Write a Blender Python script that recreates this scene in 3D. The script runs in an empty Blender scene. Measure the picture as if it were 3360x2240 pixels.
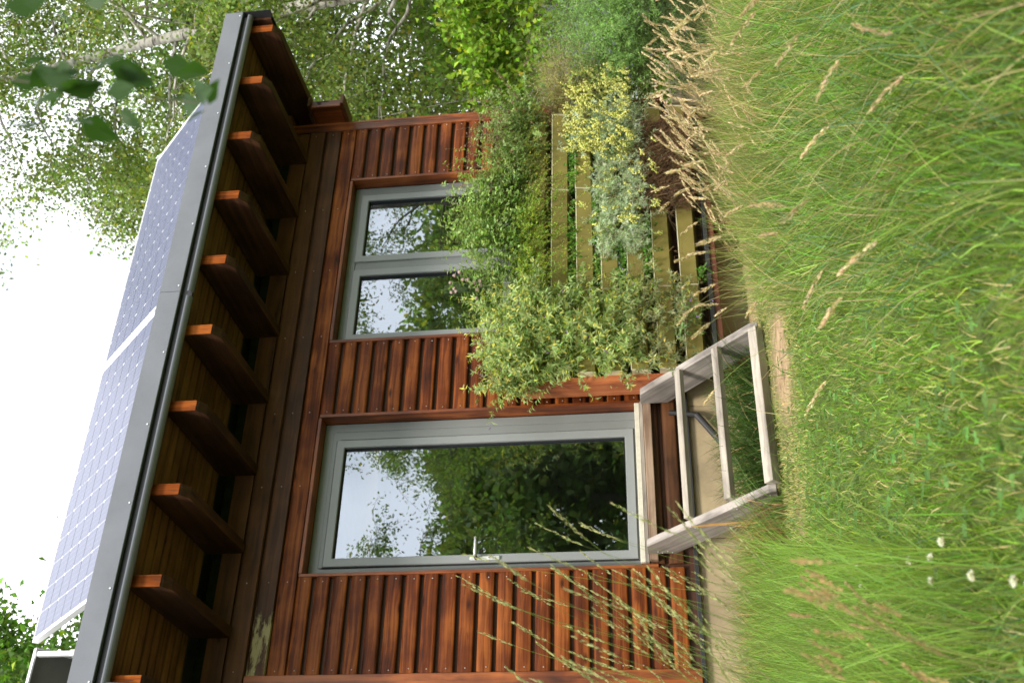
import bpy, bmesh, math
import numpy as np
from mathutils import Vector, Matrix

scene = bpy.context.scene
COL = scene.collection
rng = np.random.default_rng(11)

# ------------------------------------------------------------------ camera
CAMP = np.array([-4.0811, -6.5501, 0.0918])
FWD = np.array([0.54055918, 0.83240422, 0.12206138])
RGT = np.array([0.84101412, -0.53847542, -0.05233997])
UPV = np.array([-0.02215905, -0.13094819, 0.99114154])
cam_data = bpy.data.cameras.new('camera')
cam = bpy.data.objects.new('camera', cam_data)
COL.objects.link(cam)
# the camera is held on its side: picture right = down in the place, picture up = to the right in the place
cx, cy_, cz = -UPV, RGT, -FWD
cam.matrix_world = Matrix(((cx[0], cy_[0], cz[0], CAMP[0]), (cx[1], cy_[1], cz[1], CAMP[1]),
                           (cx[2], cy_[2], cz[2], CAMP[2]), (0, 0, 0, 1)))
cam_data.sensor_fit = 'HORIZONTAL'
cam_data.sensor_width = 36.0
cam_data.lens = 38.91
cam_data.clip_start = 0.05
cam_data.clip_end = 1000
cam_data.dof.use_dof = True
cam_data.dof.focus_distance = 4.6
cam_data.dof.aperture_fstop = 5.4
scene.camera = cam

# ------------------------------------------------------------------ sky, sun, exposure
SUNV = np.array([-0.45, -0.75, 1.0]); SUNV /= np.linalg.norm(SUNV)
world = bpy.data.worlds.new('World'); scene.world = world; world.use_nodes = True
wn, wl = world.node_tree.nodes, world.node_tree.links
wn.clear()
wo = wn.new('ShaderNodeOutputWorld'); wb = wn.new('ShaderNodeBackground')
sky = wn.new('ShaderNodeTexSky'); sky.sky_type = 'NISHITA'; sky.sun_disc = False
sky.sun_elevation = math.asin(SUNV[2]); sky.sun_rotation = math.atan2(SUNV[0], SUNV[1])
wtc = wn.new('ShaderNodeTexCoord'); wno = wn.new('ShaderNodeTexNoise')
wno.inputs['Scale'].default_value = 2.6; wno.inputs['Detail'].default_value = 8; wno.inputs['Roughness'].default_value = 0.55
wcr = wn.new('ShaderNodeValToRGB')
wcr.color_ramp.elements[0].position = 0.34; wcr.color_ramp.elements[0].color = (0.35, 0.35, 0.35, 1)
wcr.color_ramp.elements[1].position = 0.56; wcr.color_ramp.elements[1].color = (1, 1, 1, 1)
wmx = wn.new('ShaderNodeMix'); wmx.data_type = 'RGBA'
wl.new(wtc.outputs['Generated'], wno.inputs['Vector']); wl.new(wno.outputs['Fac'], wcr.inputs['Fac'])
wl.new(wcr.outputs['Color'], wmx.inputs['Factor']); wl.new(sky.outputs['Color'], wmx.inputs['A'])
wmx.inputs['B'].default_value = (21.5, 21.7, 22.2, 1)        # bright thin cloud
wl.new(wmx.outputs['Result'], wb.inputs['Color']); wb.inputs['Strength'].default_value = 0.11
wl.new(wb.outputs['Background'], wo.inputs['Surface'])

sun_d = bpy.data.lights.new('sun', 'SUN'); sun_d.energy = 4.0; sun_d.angle = math.radians(10)
sun_d.color = (1.0, 0.93, 0.82)
sun = bpy.data.objects.new('sun', sun_d); COL.objects.link(sun)
sun.rotation_euler = Vector(SUNV).to_track_quat('Z', 'Y').to_euler()
sun.location = (-6, -9, 14)

vs = scene.view_settings
scene.display_settings.display_device = 'sRGB'
vs.view_transform = 'Standard'; vs.look = 'None'; vs.exposure = 0.33; vs.gamma = 1.0
vs.use_curve_mapping = False
scene.render.engine = 'CYCLES'
scene.cycles.max_bounces = 8; scene.cycles.diffuse_bounces = 4; scene.cycles.glossy_bounces = 4
scene.cycles.transparent_max_bounces = 8; scene.cycles.transmission_bounces = 4
scene.cycles.use_denoising = True
scene.cycles.sample_clamp_indirect = 6.0

# ------------------------------------------------------------------ materials
def new_mat(name):
    m = bpy.data.materials.new(name); m.use_nodes = True
    nt = m.node_tree; nt.nodes.clear()
    return m, nt.nodes, nt.links
def ramp(n, stops):
    r = n.new('ShaderNodeValToRGB'); e = r.color_ramp.elements
    while len(e) < len(stops): e.new(0.5)
    for el, (p, c) in zip(e, stops): el.position = p; el.color = (*c, 1)
    return r
def plain(name, col, rough=0.6, metal=0.0, noise=0.0, nscale=6.0, bump=0.0, spec=0.5):
    m, n, l = new_mat(name)
    o = n.new('ShaderNodeOutputMaterial'); b = n.new('ShaderNodeBsdfPrincipled')
    b.inputs['Roughness'].default_value = rough; b.inputs['Metallic'].default_value = metal
    b.inputs['Specular IOR Level'].default_value = spec
    b.inputs['Base Color'].default_value = (*col, 1)
    l.new(b.outputs[0], o.inputs[0])
    if noise or bump:
        t = n.new('ShaderNodeTexCoord'); x = n.new('ShaderNodeTexNoise')
        x.inputs['Scale'].default_value = nscale; x.inputs['Detail'].default_value = 7; x.inputs['Roughness'].default_value = 0.65
        l.new(t.outputs['Object'], x.inputs['Vector'])
        if noise:
            r = ramp(n, [(0.3, tuple(c*(1-noise) for c in col)), (0.7, tuple(min(1, c*(1+noise)) for c in col))])
            l.new(x.outputs['Fac'], r.inputs['Fac']); l.new(r.outputs['Color'], b.inputs['Base Color'])
        if bump:
            bp = n.new('ShaderNodeBump'); bp.inputs['Strength'].default_value = bump; bp.inputs['Distance'].default_value = 0.01
            l.new(x.outputs['Fac'], bp.inputs['Height']); l.new(bp.outputs[0], b.inputs['Normal'])
    return m
def wood(name, cols, axis='X', rough=0.5, knots=0.6, stretch=28, patch=None, spec=0.5, grain=0.5):
    """stretched grain, knots, board to board variation; cols = dark, mid, light"""
    m, n, l = new_mat(name)
    o = n.new('ShaderNodeOutputMaterial'); b = n.new('ShaderNodeBsdfPrincipled')
    t = n.new('ShaderNodeTexCoord'); oi = n.new('ShaderNodeObjectInfo')
    off = n.new('ShaderNodeVectorMath'); off.operation = 'MULTIPLY_ADD'
    comb = n.new('ShaderNodeCombineXYZ')
    for i in range(3): l.new(oi.outputs['Random'], comb.inputs[i])
    l.new(comb.outputs[0], off.inputs[0]); off.inputs[1].default_value = (37.0, 23.0, 51.0); l.new(t.outputs['Object'], off.inputs[2])
    sc = {'X': (0.9, stretch, stretch), 'Y': (stretch, 0.9, stretch), 'Z': (stretch, stretch, 0.9)}[axis]
    mp = n.new('ShaderNodeMapping'); mp.inputs['Scale'].default_value = sc; l.new(off.outputs[0], mp.inputs['Vector'])
    kn = n.new('ShaderNodeMapping'); kn.inputs['Scale'].default_value = tuple(3.2 if s < 5 else 9.0 for s in sc)
    l.new(off.outputs[0], kn.inputs['Vector'])
    vo = n.new('ShaderNodeTexVoronoi'); vo.feature = 'F1'; vo.inputs['Scale'].default_value = 1.0; l.new(kn.outputs[0], vo.inputs['Vector'])
    kr = ramp(n, [(0.05, (1, 1, 1)), (0.16, (0, 0, 0))]); l.new(vo.outputs['Distance'], kr.inputs['Fac'])
    # grain bends round knots
    dist = n.new('ShaderNodeVectorMath'); dist.operation = 'MULTIPLY_ADD'
    dcomb = n.new('ShaderNodeCombineXYZ'); l.new(vo.outputs['Distance'], dcomb.inputs[0]); l.new(vo.outputs['Distance'], dcomb.inputs[1]); l.new(vo.outputs['Distance'], dcomb.inputs[2])
    l.new(dcomb.outputs[0], dist.inputs[0]); dist.inputs[1].default_value = (0.4, 0.7, 0.7); l.new(mp.outputs[0], dist.inputs[2])
    g1 = n.new('ShaderNodeTexNoise'); g1.inputs['Scale'].default_value = 1.0; g1.inputs['Detail'].default_value = 8
    g1.inputs['Roughness'].default_value = 0.62; l.new(dist.outputs[0], g1.inputs['Vector'])
    g2 = n.new('ShaderNodeTexNoise'); g2.inputs['Scale'].default_value = 3.4; g2.inputs['Detail'].default_value = 4
    l.new(off.outputs[0], g2.inputs['Vector'])
    a = n.new('ShaderNodeMath'); a.operation = 'MULTIPLY_ADD'; l.new(g2.outputs['Fac'], a.inputs[0]); a.inputs[1].default_value = 0.55
    a2 = n.new('ShaderNodeMath'); a2.operation = 'MULTIPLY_ADD'; l.new(g1.outputs['Fac'], a2.inputs[0]); a2.inputs[1].default_value = grain*1.7; a2.inputs[2].default_value = -0.35*grain
    l.new(a2.outputs[0], a.inputs[2])
    rr = n.new('ShaderNodeMath'); rr.operation = 'MULTIPLY_ADD'; l.new(oi.outputs['Random'], rr.inputs[0]); rr.inputs[1].default_value = 0.12
    l.new(a.outputs[0], rr.inputs[2])
    cr = ramp(n, [(0.36, cols[0]), (0.56, cols[1]), (0.80, cols[2])]); l.new(rr.outputs[0], cr.inputs['Fac'])
    mx = n.new('ShaderNodeMix'); mx.data_type = 'RGBA'; l.new(cr.outputs['Color'], mx.inputs['A'])
    mx.inputs['B'].default_value = (*[c*0.45 for c in cols[0]], 1)
    km = n.new('ShaderNodeMath'); km.operation = 'MULTIPLY'; km.inputs[1].default_value = knots; l.new(kr.outputs['Color'], km.inputs[0])
    l.new(km.outputs[0], mx.inputs['Factor'])
    last = mx.outputs['Result']
    if patch:
        x0, x1, pc = patch
        sx = n.new('ShaderNodeSeparateXYZ'); l.new(t.outputs['Object'], sx.inputs[0])
        mr = n.new('ShaderNodeMapRange'); mr.interpolation_type = 'SMOOTHSTEP'; l.new(sx.outputs['X'], mr.inputs['Value'])
        mr.inputs['From Min'].default_value = x0; mr.inputs['From Max'].default_value = x1
        mr.inputs['To Min'].default_value = 0.50; mr.inputs['To Max'].default_value = 0.0
        pn = n.new('ShaderNodeTexNoise'); pn.inputs['Scale'].default_value = 9; pn.inputs['Detail'].default_value = 9; pn.inputs['Roughness'].default_value = 0.7
        pm = n.new('ShaderNodeMapping'); pm.inputs['Scale'].default_value = (0.35, 1, 1.3); l.new(t.outputs['Object'], pm.inputs[0]); l.new(pm.outputs[0], pn.inputs['Vector'])
        ad = n.new('ShaderNodeMath'); ad.operation = 'ADD'; l.new(pn.outputs['Fac'], ad.inputs[0]); l.new(mr.outputs[0], ad.inputs[1])
        pr = ramp(n, [(0.93, (0, 0, 0)), (1.0, (1, 1, 1))]); l.new(ad.outputs[0], pr.inputs['Fac'])
        m2 = n.new('ShaderNodeMix'); m2.data_type = 'RGBA'; l.new(last, m2.inputs['A']); m2.inputs['B'].default_value = (*pc, 1)
        l.new(pr.outputs['Color'], m2.inputs['Factor']); last = m2.outputs['Result']
    l.new(last, b.inputs['Base Color'])
    b.inputs['Roughness'].default_value = rough; b.inputs['Specular IOR Level'].default_value = spec
    bp = n.new('ShaderNodeBump'); bp.inputs['Strength'].default_value = 0.35; bp.inputs['Distance'].default_value = 0.003
    l.new(g1.outputs['Fac'], bp.inputs['Height']); l.new(bp.outputs[0], b.inputs['Normal'])
    l.new(b.outputs[0], o.inputs[0])
    return m
def leafy(name, trans=0.42, rough=0.55, spec=0.3, tint=(1, 1, 1)):
    """reads each leaf's own colour from the mesh; light comes through"""
    m, n, l = new_mat(name)
    o = n.new('ShaderNodeOutputMaterial'); b = n.new('ShaderNodeBsdfPrincipled'); at = n.new('ShaderNodeAttribute'); at.attribute_name = 'Col'
    b.inputs['Roughness'].default_value = rough; b.inputs['Specular IOR Level'].default_value = spec
    tr = n.new('ShaderNodeBsdfTranslucent'); mx = n.new('ShaderNodeMixShader'); mx.inputs[0].default_value = trans
    mu = n.new('ShaderNodeMix'); mu.data_type = 'RGBA'; mu.blend_type = 'MULTIPLY'; mu.inputs['Factor'].default_value = 1
    l.new(at.outputs['Color'], mu.inputs['A']); mu.inputs['B'].default_value = (1.25, 1.35, 0.6, 1)
    l.new(at.outputs['Color'], b.inputs['Base Color']); l.new(mu.outputs['Result'], tr.inputs['Color'])
    l.new(b.outputs[0], mx.inputs[1]); l.new(tr.outputs[0], mx.inputs[2]); l.new(mx.outputs[0], o.inputs[0])
    return m

RED = ((0.022, 0.0048, 0.0013), (0.108, 0.0235, 0.0040), (0.31, 0.092, 0.018))
M = {}
M['clad'] = wood('stained_cladding', RED, 'X', rough=0.50, knots=0.8, spec=0.18, grain=0.52, stretch=40)
M['clad_side'] = wood('stained_cladding_end_wall', RED, 'Y', rough=0.5, knots=0.8, spec=0.18, stretch=40)
M['clad_patch'] = wood('stained_cladding_flaking', ((0.035, 0.014, 0.006), (0.085, 0.033, 0.012), (0.15, 0.060, 0.024)), 'X', rough=0.5, spec=0.3, patch=(-2.02, -1.45, (0.36, 0.31, 0.15)))
M['clad_up'] = wood('brown_and_shaded_cladding', ((0.035, 0.014, 0.006), (0.085, 0.033, 0.012), (0.15, 0.060, 0.024)), 'X', rough=0.5, spec=0.3)
M['trim_z'] = wood('stained_trim', ((0.030, 0.007, 0.002), (0.135, 0.030, 0.005), (0.36, 0.10, 0.018)), 'Z', rough=0.45, knots=0.5)
M['trim_x'] = wood('stained_trim_level', ((0.03, 0.007, 0.002), (0.12, 0.026, 0.005), (0.30, 0.085, 0.018)), 'X', rough=0.45, knots=0.5)
M['rafter'] = wood('rafter_timber', ((0.018, 0.0080, 0.0042), (0.042, 0.018, 0.0088), (0.085, 0.036, 0.017)), 'Y', rough=0.6, knots=0.4, spec=0.2)
M['endgrain'] = wood('orange_end_grain', ((0.08, 0.019, 0.003), (0.20, 0.047, 0.007), (0.34, 0.10, 0.018)), 'Z', rough=0.7, knots=0.2, stretch=60, spec=0.08)
M['soffit'] = wood('soffit_boards', ((0.05, 0.021, 0.007), (0.125, 0.058, 0.018), (0.21, 0.105, 0.036)), 'X', rough=0.65, knots=0.7, spec=0.2)
M['grey_wood_y'] = wood('weathered_grey_timber', ((0.10, 0.085, 0.078), (0.22, 0.195, 0.18), (0.38, 0.345, 0.315)), 'Y', rough=0.75, knots=0.4, stretch=22, spec=0.25, grain=0.6)
M['grey_wood_x'] = wood('weathered_grey_batten', ((0.13, 0.11, 0.095), (0.27, 0.24, 0.205), (0.43, 0.39, 0.33)), 'X', rough=0.75, knots=0.3, stretch=22, spec=0.25, grain=0.6)
M['sill_wood'] = wood('weathered_sill_timber', ((0.06, 0.035, 0.022), (0.16, 0.10, 0.065), (0.34, 0.24, 0.17)), 'X', rough=0.75, knots=0.3, spec=0.25)
M['post'] = wood('planter_post_timber', ((0.16, 0.035, 0.010), (0.36, 0.10, 0.03), (0.5, 0.19, 0.07)), 'Z', rough=0.6, knots=0.3)
M['frame'] = plain('grey_painted_frame', (0.175, 0.188, 0.188), 0.42, 0.0, 0.05, 3)
M['sash'] = plain('pale_grey_sash', (0.225, 0.24, 0.245), 0.38, 0.0, 0.05, 3)
M['seal'] = plain('black_seal', (0.012, 0.013, 0.015), 0.6)
M['sillcream'] = plain('cream_threshold', (0.55, 0.52, 0.43), 0.55, 0.0, 0.12, 25)
M['fascia'] = plain('grey_coated_metal', (0.145, 0.153, 0.170), 0.40, 0.35, 0.14, 2.2)
M['gutter'] = plain('grey_drip_edge', (0.13, 0.137, 0.155), 0.36, 0.35, 0.08, 2.2)
M['blackmetal'] = plain('dark_roof_metal', (0.03, 0.031, 0.034), 0.45, 0.3)
M['roof'] = plain('roof_membrane', (0.08, 0.085, 0.08), 0.8, 0, 0.3, 8)
M['dark'] = plain('dark_recess', (0.018, 0.012, 0.009), 0.8)
M['inner'] = plain('dim_room_plaster', (0.42, 0.42, 0.37), 0.9, 0, 0.2, 2)
M['tongue'] = plain('stained_rebate', (0.05, 0.014, 0.004), 0.7, 0, 0.3, 9)
M['membrane'] = plain('green_wall_membrane', (0.012, 0.015, 0.009), 0.9, 0, 0.4, 12, spec=0.1)
M['render'] = plain('beige_render', (0.33, 0.26, 0.155), 0.85, 0, 0.28, 3.5, 0.3)
M['alu'] = plain('pale_aluminium', (0.72, 0.73, 0.75), 0.35, 0.25)
M['silver'] = plain('brushed_silver', (0.75, 0.76, 0.77), 0.3, 0.6)
M['rubber'] = plain('black_rubber', (0.02, 0.02, 0.022), 0.6)
M['screw'] = plain('zinc_screw', (0.65, 0.67, 0.70), 0.35, 0.4)
M['olive'] = plain('olive_planter_board', (0.225, 0.185, 0.052), 0.5, 0, 0.12, 4)
M['olive_edge'] = plain('cream_board_edge', (0.62, 0.58, 0.40), 0.6, 0, 0.08, 9)
M['soil'] = plain('root_soil', (0.055, 0.032, 0.018), 0.95, 0, 0.55, 40, 0.8, 0.1)
M['redbrown'] = plain('red_brown_rail', (0.10, 0.028, 0.014), 0.6, 0, 0.3, 8)
M['pvback'] = plain('pv_backsheet', (0.12, 0.12, 0.10), 0.5, 0, 0.15, 3)
M['pvsheet'] = plain('pv_white_sheet', (0.70, 0.71, 0.76), 0.15)
M['pinkpaint'] = plain('pink_dot', (0.45, 0.10, 0.12), 0.5)
M['palegreen'] = plain('pale_green_card', (0.66, 0.80, 0.66), 0.4)
M['bottleglass'] = plain('green_bottle_glass', (0.06, 0.17, 0.10), 0.15)
M['leaf'] = leafy('leaf'); M['grass'] = leafy('grass_blade', 0.38, 0.5, 0.25)
M['petal'] = leafy('petal', 0.25, 0.7, 0.1); M['straw'] = leafy('straw', 0.25, 0.7, 0.2)
M['stem'] = leafy('plant_stem', 0.05, 0.7, 0.2)

def pv_cell_mat():
    m, n, l = new_mat('pv_cell')
    o = n.new('ShaderNodeOutputMaterial'); b = n.new('ShaderNodeBsdfPrincipled'); t = n.new('ShaderNodeTexCoord')
    s = n.new('ShaderNodeSeparateXYZ'); l.new(t.outputs['Object'], s.inputs[0])
    f = n.new('ShaderNodeMath'); f.operation = 'MULTIPLY'; f.inputs[1].default_value = 1/0.0385; l.new(s.outputs['X'], f.inputs[0])
    g = n.new('ShaderNodeMath'); g.operation = 'FRACT'; l.new(f.outputs[0], g.inputs[0])
    r = ramp(n, [(0.0, (0.17, 0.18, 0.28)), (0.05, (0.082, 0.092, 0.155))]); r.color_ramp.interpolation = 'CONSTANT'
    l.new(g.outputs[0], r.inputs['Fac']); l.new(r.outputs['Color'], b.inputs['Base Color'])
    b.inputs['Roughness'].default_value = 0.30; b.inputs['Specular IOR Level'].default_value = 0.22
    l.new(b.outputs[0], o.inputs[0]); return m
M['cell'] = pv_cell_mat()

def glass_mat():
    m, n, l = new_mat('window_glass')
    o = n.new('ShaderNodeOutputMaterial'); gl = n.new('ShaderNodeBsdfGlossy'); tr = n.new('ShaderNodeBsdfTransparent')
    gl.inputs['Roughness'].default_value = 0.0; gl.inputs['Color'].default_value = (0.80, 0.89, 1.0, 1); tr.inputs['Color'].default_value = (0.80, 0.86, 0.80, 1)
    fr = n.new('ShaderNodeFresnel'); fr.inputs['IOR'].default_value = 3.1
    mx = n.new('ShaderNodeMixShader'); t = n.new('ShaderNodeTexCoord'); x = n.new('ShaderNodeTexNoise')
    x.inputs['Scale'].default_value = 3.0; x.inputs['Detail'].default_value = 1.0
    bp = n.new('ShaderNodeBump'); bp.inputs['Strength'].default_value = 0.10; bp.inputs['Distance'].default_value = 0.004
    l.new(t.outputs['Object'], x.inputs['Vector']); l.new(x.outputs['Fac'], bp.inputs['Height']); l.new(bp.outputs[0], gl.inputs['Normal'])
    l.new(fr.outputs[0], mx.inputs[0]); l.new(tr.outputs[0], mx.inputs[1]); l.new(gl.outputs[0], mx.inputs[2]); l.new(mx.outputs[0], o.inputs[0])
    return m
M['glass'] = glass_mat()

def bark_mat(name, white):
    m, n, l = new_mat(name)
    o = n.new('ShaderNodeOutputMaterial'); b = n.new('ShaderNodeBsdfPrincipled'); t = n.new('ShaderNodeTexCoord')
    mp = n.new('ShaderNodeMapping'); mp.inputs['Scale'].default_value = (3, 3, 14) if white else (14, 14, 3)
    x = n.new('ShaderNodeTexNoise'); x.inputs['Scale'].default_value = 1.2; x.inputs['Detail'].default_value = 8; x.inputs['Roughness'].default_value = 0.7
    l.new(t.outputs['Object'], mp.inputs[0]); l.new(mp.outputs[0], x.inputs['Vector'])
    r = ramp(n, [(0.40, (0.05, 0.045, 0.04)), (0.5, (0.50, 0.47, 0.43)), (0.7, (0.66, 0.63, 0.58))] if white else
             [(0.3, (0.035, 0.028, 0.022)), (0.5, (0.12, 0.10, 0.08)), (0.7, (0.24, 0.20, 0.16))])
    l.new(x.outputs['Fac'], r.inputs['Fac']); l.new(r.outputs['Color'], b.inputs['Base Color']); b.inputs['Roughness'].default_value = 0.85
    l.new(b.outputs[0], o.inputs[0]); return m
M['birchbark'] = bark_mat('birch_bark', True); M['bark'] = bark_mat('grey_bark', False)

# ------------------------------------------------------------------ objects
WORLD = {}
def place(o, loc, parent):
    COL.objects.link(o)
    WORLD[o.name] = np.array(loc, float)
    if parent is not None:
        o.parent = parent
        o.location = Vector(np.array(loc, float) - WORLD[parent.name])
    else:
        o.location = Vector(loc)
    return o
def empty(name, loc, label, cat, group=None):
    o = bpy.data.objects.new(name, None); o.empty_display_size = 0.1
    place(o, loc, None); o['label'] = label; o['category'] = cat
    if group: o['group'] = group
    return o
def tag(o, label=None, cat=None, group=None, kind=None):
    if label: o['label'] = label
    if cat: o['category'] = cat
    if group: o['group'] = group
    if kind: o['kind'] = kind
    return o
def mesh_from(verts, faces, mats, mi=None, smooth=False):
    me = bpy.data.meshes.new('mesh'); me.from_pydata([tuple(map(float, v)) for v in verts], [], faces)
    for m in (mats if isinstance(mats, (list, tuple)) else [mats]): me.materials.append(M[m])
    if mi: me.polygons.foreach_set('material_index', mi)
    if smooth: me.polygons.foreach_set('use_smooth', [True]*len(me.polygons))
    me.update(); return me
BOXC = {}
def box_mesh(sx, sy, sz, mat, bev=0.003):
    key = (round(sx, 4), round(sy, 4), round(sz, 4), mat, bev)
    if key in BOXC: return BOXC[key]
    bm = bmesh.new(); bmesh.ops.create_cube(bm, size=1.0)
    bmesh.ops.scale(bm, vec=(sx, sy, sz), verts=bm.verts)
    if bev: bmesh.ops.bevel(bm, geom=list(bm.edges), offset=min(bev, 0.3*min(sx, sy, sz)), segments=1, affect='EDGES')
    me = bpy.data.meshes.new('mesh'); bm.to_mesh(me); bm.free(); me.materials.append(M[mat]); BOXC[key] = me
    return me
def box(name, x0, x1, y0, y1, z0, z1, mat, parent=None, bev=0.003):
    me = box_mesh(x1-x0, y1-y0, z1-z0, mat, bev)
    o = bpy.data.objects.new(name, me)
    return place(o, ((x0+x1)/2, (y0+y1)/2, (z0+z1)/2), parent)
def prism_mesh(prof, length, mat, axis='X', key=None):
    """profile in the plane across the axis, counter-clockwise; centred along the axis"""
    k = ('prism', tuple(map(tuple, np.round(prof, 4))), round(length, 4), mat, axis)
    if k in BOXC: return BOXC[k]
    n = len(prof); h = length/2
    if axis == 'X': v = [(-h, a, b) for a, b in prof] + [(h, a, b) for a, b in prof]
    elif axis == 'Y': v = [(a, -h, b) for a, b in prof] + [(a, h, b) for a, b in prof]
    else: v = [(a, b, -h) for a, b in prof] + [(a, b, h) for a, b in prof]
    f = [(i, (i+1) % n, n+(i+1) % n, n+i) for i in range(n)] + [tuple(range(n))[::-1], tuple(range(n, 2*n))]
    me = mesh_from(v, f, mat)
    bm = bmesh.new(); bm.from_mesh(me); bmesh.ops.recalc_face_normals(bm, faces=bm.faces); bm.to_mesh(me); bm.free()
    BOXC[k] = me; return me
def prism(name, prof, x0, x1, mat, parent, at=(0, 0), axis='X'):
    me = prism_mesh(prof, x1-x0, mat, axis)
    o = bpy.data.objects.new(name, me); c = (x0+x1)/2
    loc = {'X': (c, at[0], at[1]), 'Y': (at[0], c, at[1]), 'Z': (at[0], at[1], c)}[axis]
    return place(o, loc, parent)

# ------------------------------------------------------------------ bulk vegetation builder
def nrm(a): return a/np.maximum(np.linalg.norm(a, axis=-1, keepdims=True), 1e-9)
def jit(base, n, amt, r=None):
    """n colours around a base colour: brightness and hue vary from piece to piece"""
    r = r or rng
    c = np.array(base, float)[None]*np.exp(r.normal(0, amt, (n, 1)))
    c = c*np.exp(r.normal(0, amt*0.35, (n, 3)))
    return np.clip(c, 0.002, 0.9)
class Veg:
    def __init__(s): s.V = []; s.F = []; s.C = []; s.n = 0; s.K = []
    def add(s, verts, faces, cols, mi=0):
        s.V.append(verts.reshape(-1, 3)); s.C.append(cols.reshape(-1, 3)); s.F.append((faces+s.n, mi)); s.n += len(s.V[-1])
    def leaves(s, pos, d, nv, L, W, col, fold=0.25, curl=0.15, mi=0, simple=False):
        n = len(pos)
        if n == 0: return
        d = nrm(d); side = nrm(np.cross(d, nv)); up = nrm(np.cross(side, d))
        L = np.broadcast_to(np.asarray(L, float), (n,))[:, None]; W = np.broadcast_to(np.asarray(W, float), (n,))[:, None]
        if simple:
            P = np.stack([pos, pos+d*L*0.45-side*W*0.5, pos+d*L-up*L*curl, pos+d*L*0.45+side*W*0.5], 1)
            F = np.array([[0, 1, 2, 3]]); F = (np.arange(n)[:, None, None]*4+F[None]).reshape(-1, 4); k = 4
        else:
            P = np.stack([pos, pos+d*L*0.45-side*W*0.5+up*W*fold, pos+d*L*0.5, pos+d*L*0.45+side*W*0.5+up*W*fold, pos+d*L-up*L*curl], 1)
            F = np.array([[0, 1, 4, 2], [0, 2, 4, 3]]); F = (np.arange(n)[:, None, None]*5+F[None]).reshape(-1, 4); k = 5
        s.add(P, F, np.repeat(col[:, None, :], k, 1), mi)
    def ribbons(s, path, w, side, col, mi=0, taper=True):
        n, K, _ = path.shape; t = np.linspace(0, 1, K)
        ww = np.asarray(w, float).reshape(-1, 1)*((1-t**2.2)[None]*0.95+0.05 if taper else 1.0)
        ww = np.broadcast_to(ww, (n, K))[..., None]
        if side.ndim == 2: side = side[:, None, :]
        P = np.stack([path-side*ww*0.5, path+side*ww*0.5], 2)
        b = np.arange(K-1)*2; F = np.stack([b, b+1, b+3, b+2], 1)
        F = (np.arange(n)[:, None, None]*2*K+F[None]).reshape(-1, 4)
        s.add(P, F, np.repeat(np.repeat(col[:, None, None, :], K, 1), 2, 2) if col.ndim == 2 else np.repeat(col[:, :, None, :], 2, 2), mi)
    def tubes(s, path, rad, col, sides=3, mi=0):
        n, K, _ = path.shape
        T = nrm(np.gradient(path, axis=1)); ref = np.where(np.abs(T[..., 2:3]) > 0.9, np.array([1., 0, 0]), np.array([0, 0, 1.]))
        A = nrm(np.cross(T, ref)); B = np.cross(T, A)
        an = np.arange(sides)*2*np.pi/sides
        rad = np.broadcast_to(np.asarray(rad, float), (n, K))[..., None, None]
        P = path[:, :, None, :]+rad*(A[:, :, None, :]*np.cos(an)[:, None]+B[:, :, None, :]*np.sin(an)[:, None])
        F = []
        for k in range(K-1):
            for j in range(sides):
                j2 = (j+1) % sides; F.append([k*sides+j, k*sides+j2, (k+1)*sides+j2, (k+1)*sides+j])
        F = (np.arange(n)[:, None, None]*K*sides+np.array(F)[None]).reshape(-1, 4)
        s.add(P, F, np.repeat(col[:, None, :], K*sides, 1), mi)
    def blobs(s, pos, r, col, mi=0, stretch=None, axis=None):
        """small octahedra"""
        n = len(pos); r = np.broadcast_to(np.asarray(r, float), (n,))[:, None, None]
        O = np.array([[1, 0, 0], [-1, 0, 0], [0, 1, 0], [0, -1, 0], [0, 0, 1], [0, 0, -1.]])
        F = np.array([[0, 2, 4], [2, 1, 4], [1, 3, 4], [3, 0, 4], [2, 0, 5], [1, 2, 5], [3, 1, 5], [0, 3, 5]])
        P = pos[:, None, :]+O[None]*r
        if axis is not None: P = P+axis[:, None, :]*(O[None, :, 2:3])*r*(stretch-1)
        s.add(P, (np.arange(n)[:, None, None]*6+F[None]).reshape(-1, 3), np.repeat(col[:, None, :], 6, 1), mi)
    def build(s, name, mats, parent=None, loc=(0, 0, 0), smooth=False):
        V = np.concatenate(s.V)-np.array(loc, float); C = np.concatenate(s.C)
        me = bpy.data.meshes.new(name); me.vertices.add(len(V)); me.vertices.foreach_set('co', V.astype(np.float32).ravel())
        loops = np.concatenate([f.ravel() for f, _ in s.F]); tot = np.concatenate([np.full(len(f), f.shape[1]) for f, _ in s.F])
        mi = np.concatenate([np.full(len(f), m) for f, m in s.F])
        me.loops.add(len(loops)); me.loops.foreach_set('vertex_index', loops.astype(np.int32))
        me.polygons.add(len(tot)); st = np.concatenate([[0], np.cumsum(tot)[:-1]])
        me.polygons.foreach_set('loop_start', st.astype(np.int32)); me.polygons.foreach_set('loop_total', tot.astype(np.int32))
        for m in (mats if isinstance(mats, (list, tuple)) else [mats]): me.materials.append(M[m])
        me.polygons.foreach_set('material_index', mi.astype(np.int32))
        a = me.color_attributes.new('Col', 'FLOAT_COLOR', 'POINT')
        a.data.foreach_set('color', np.concatenate([C, np.ones((len(C), 1))], 1).astype(np.float32).ravel())
        if smooth: me.polygons.foreach_set('use_smooth', np.ones(len(tot), bool))
        me.update(calc_edges=True); me.validate()
        o = bpy.data.objects.new(name, me)
        return place(o, loc, parent)
def randdir(n, r=None):
    r = r or rng
    return nrm(r.normal(0, 1, (n, 3)))

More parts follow.
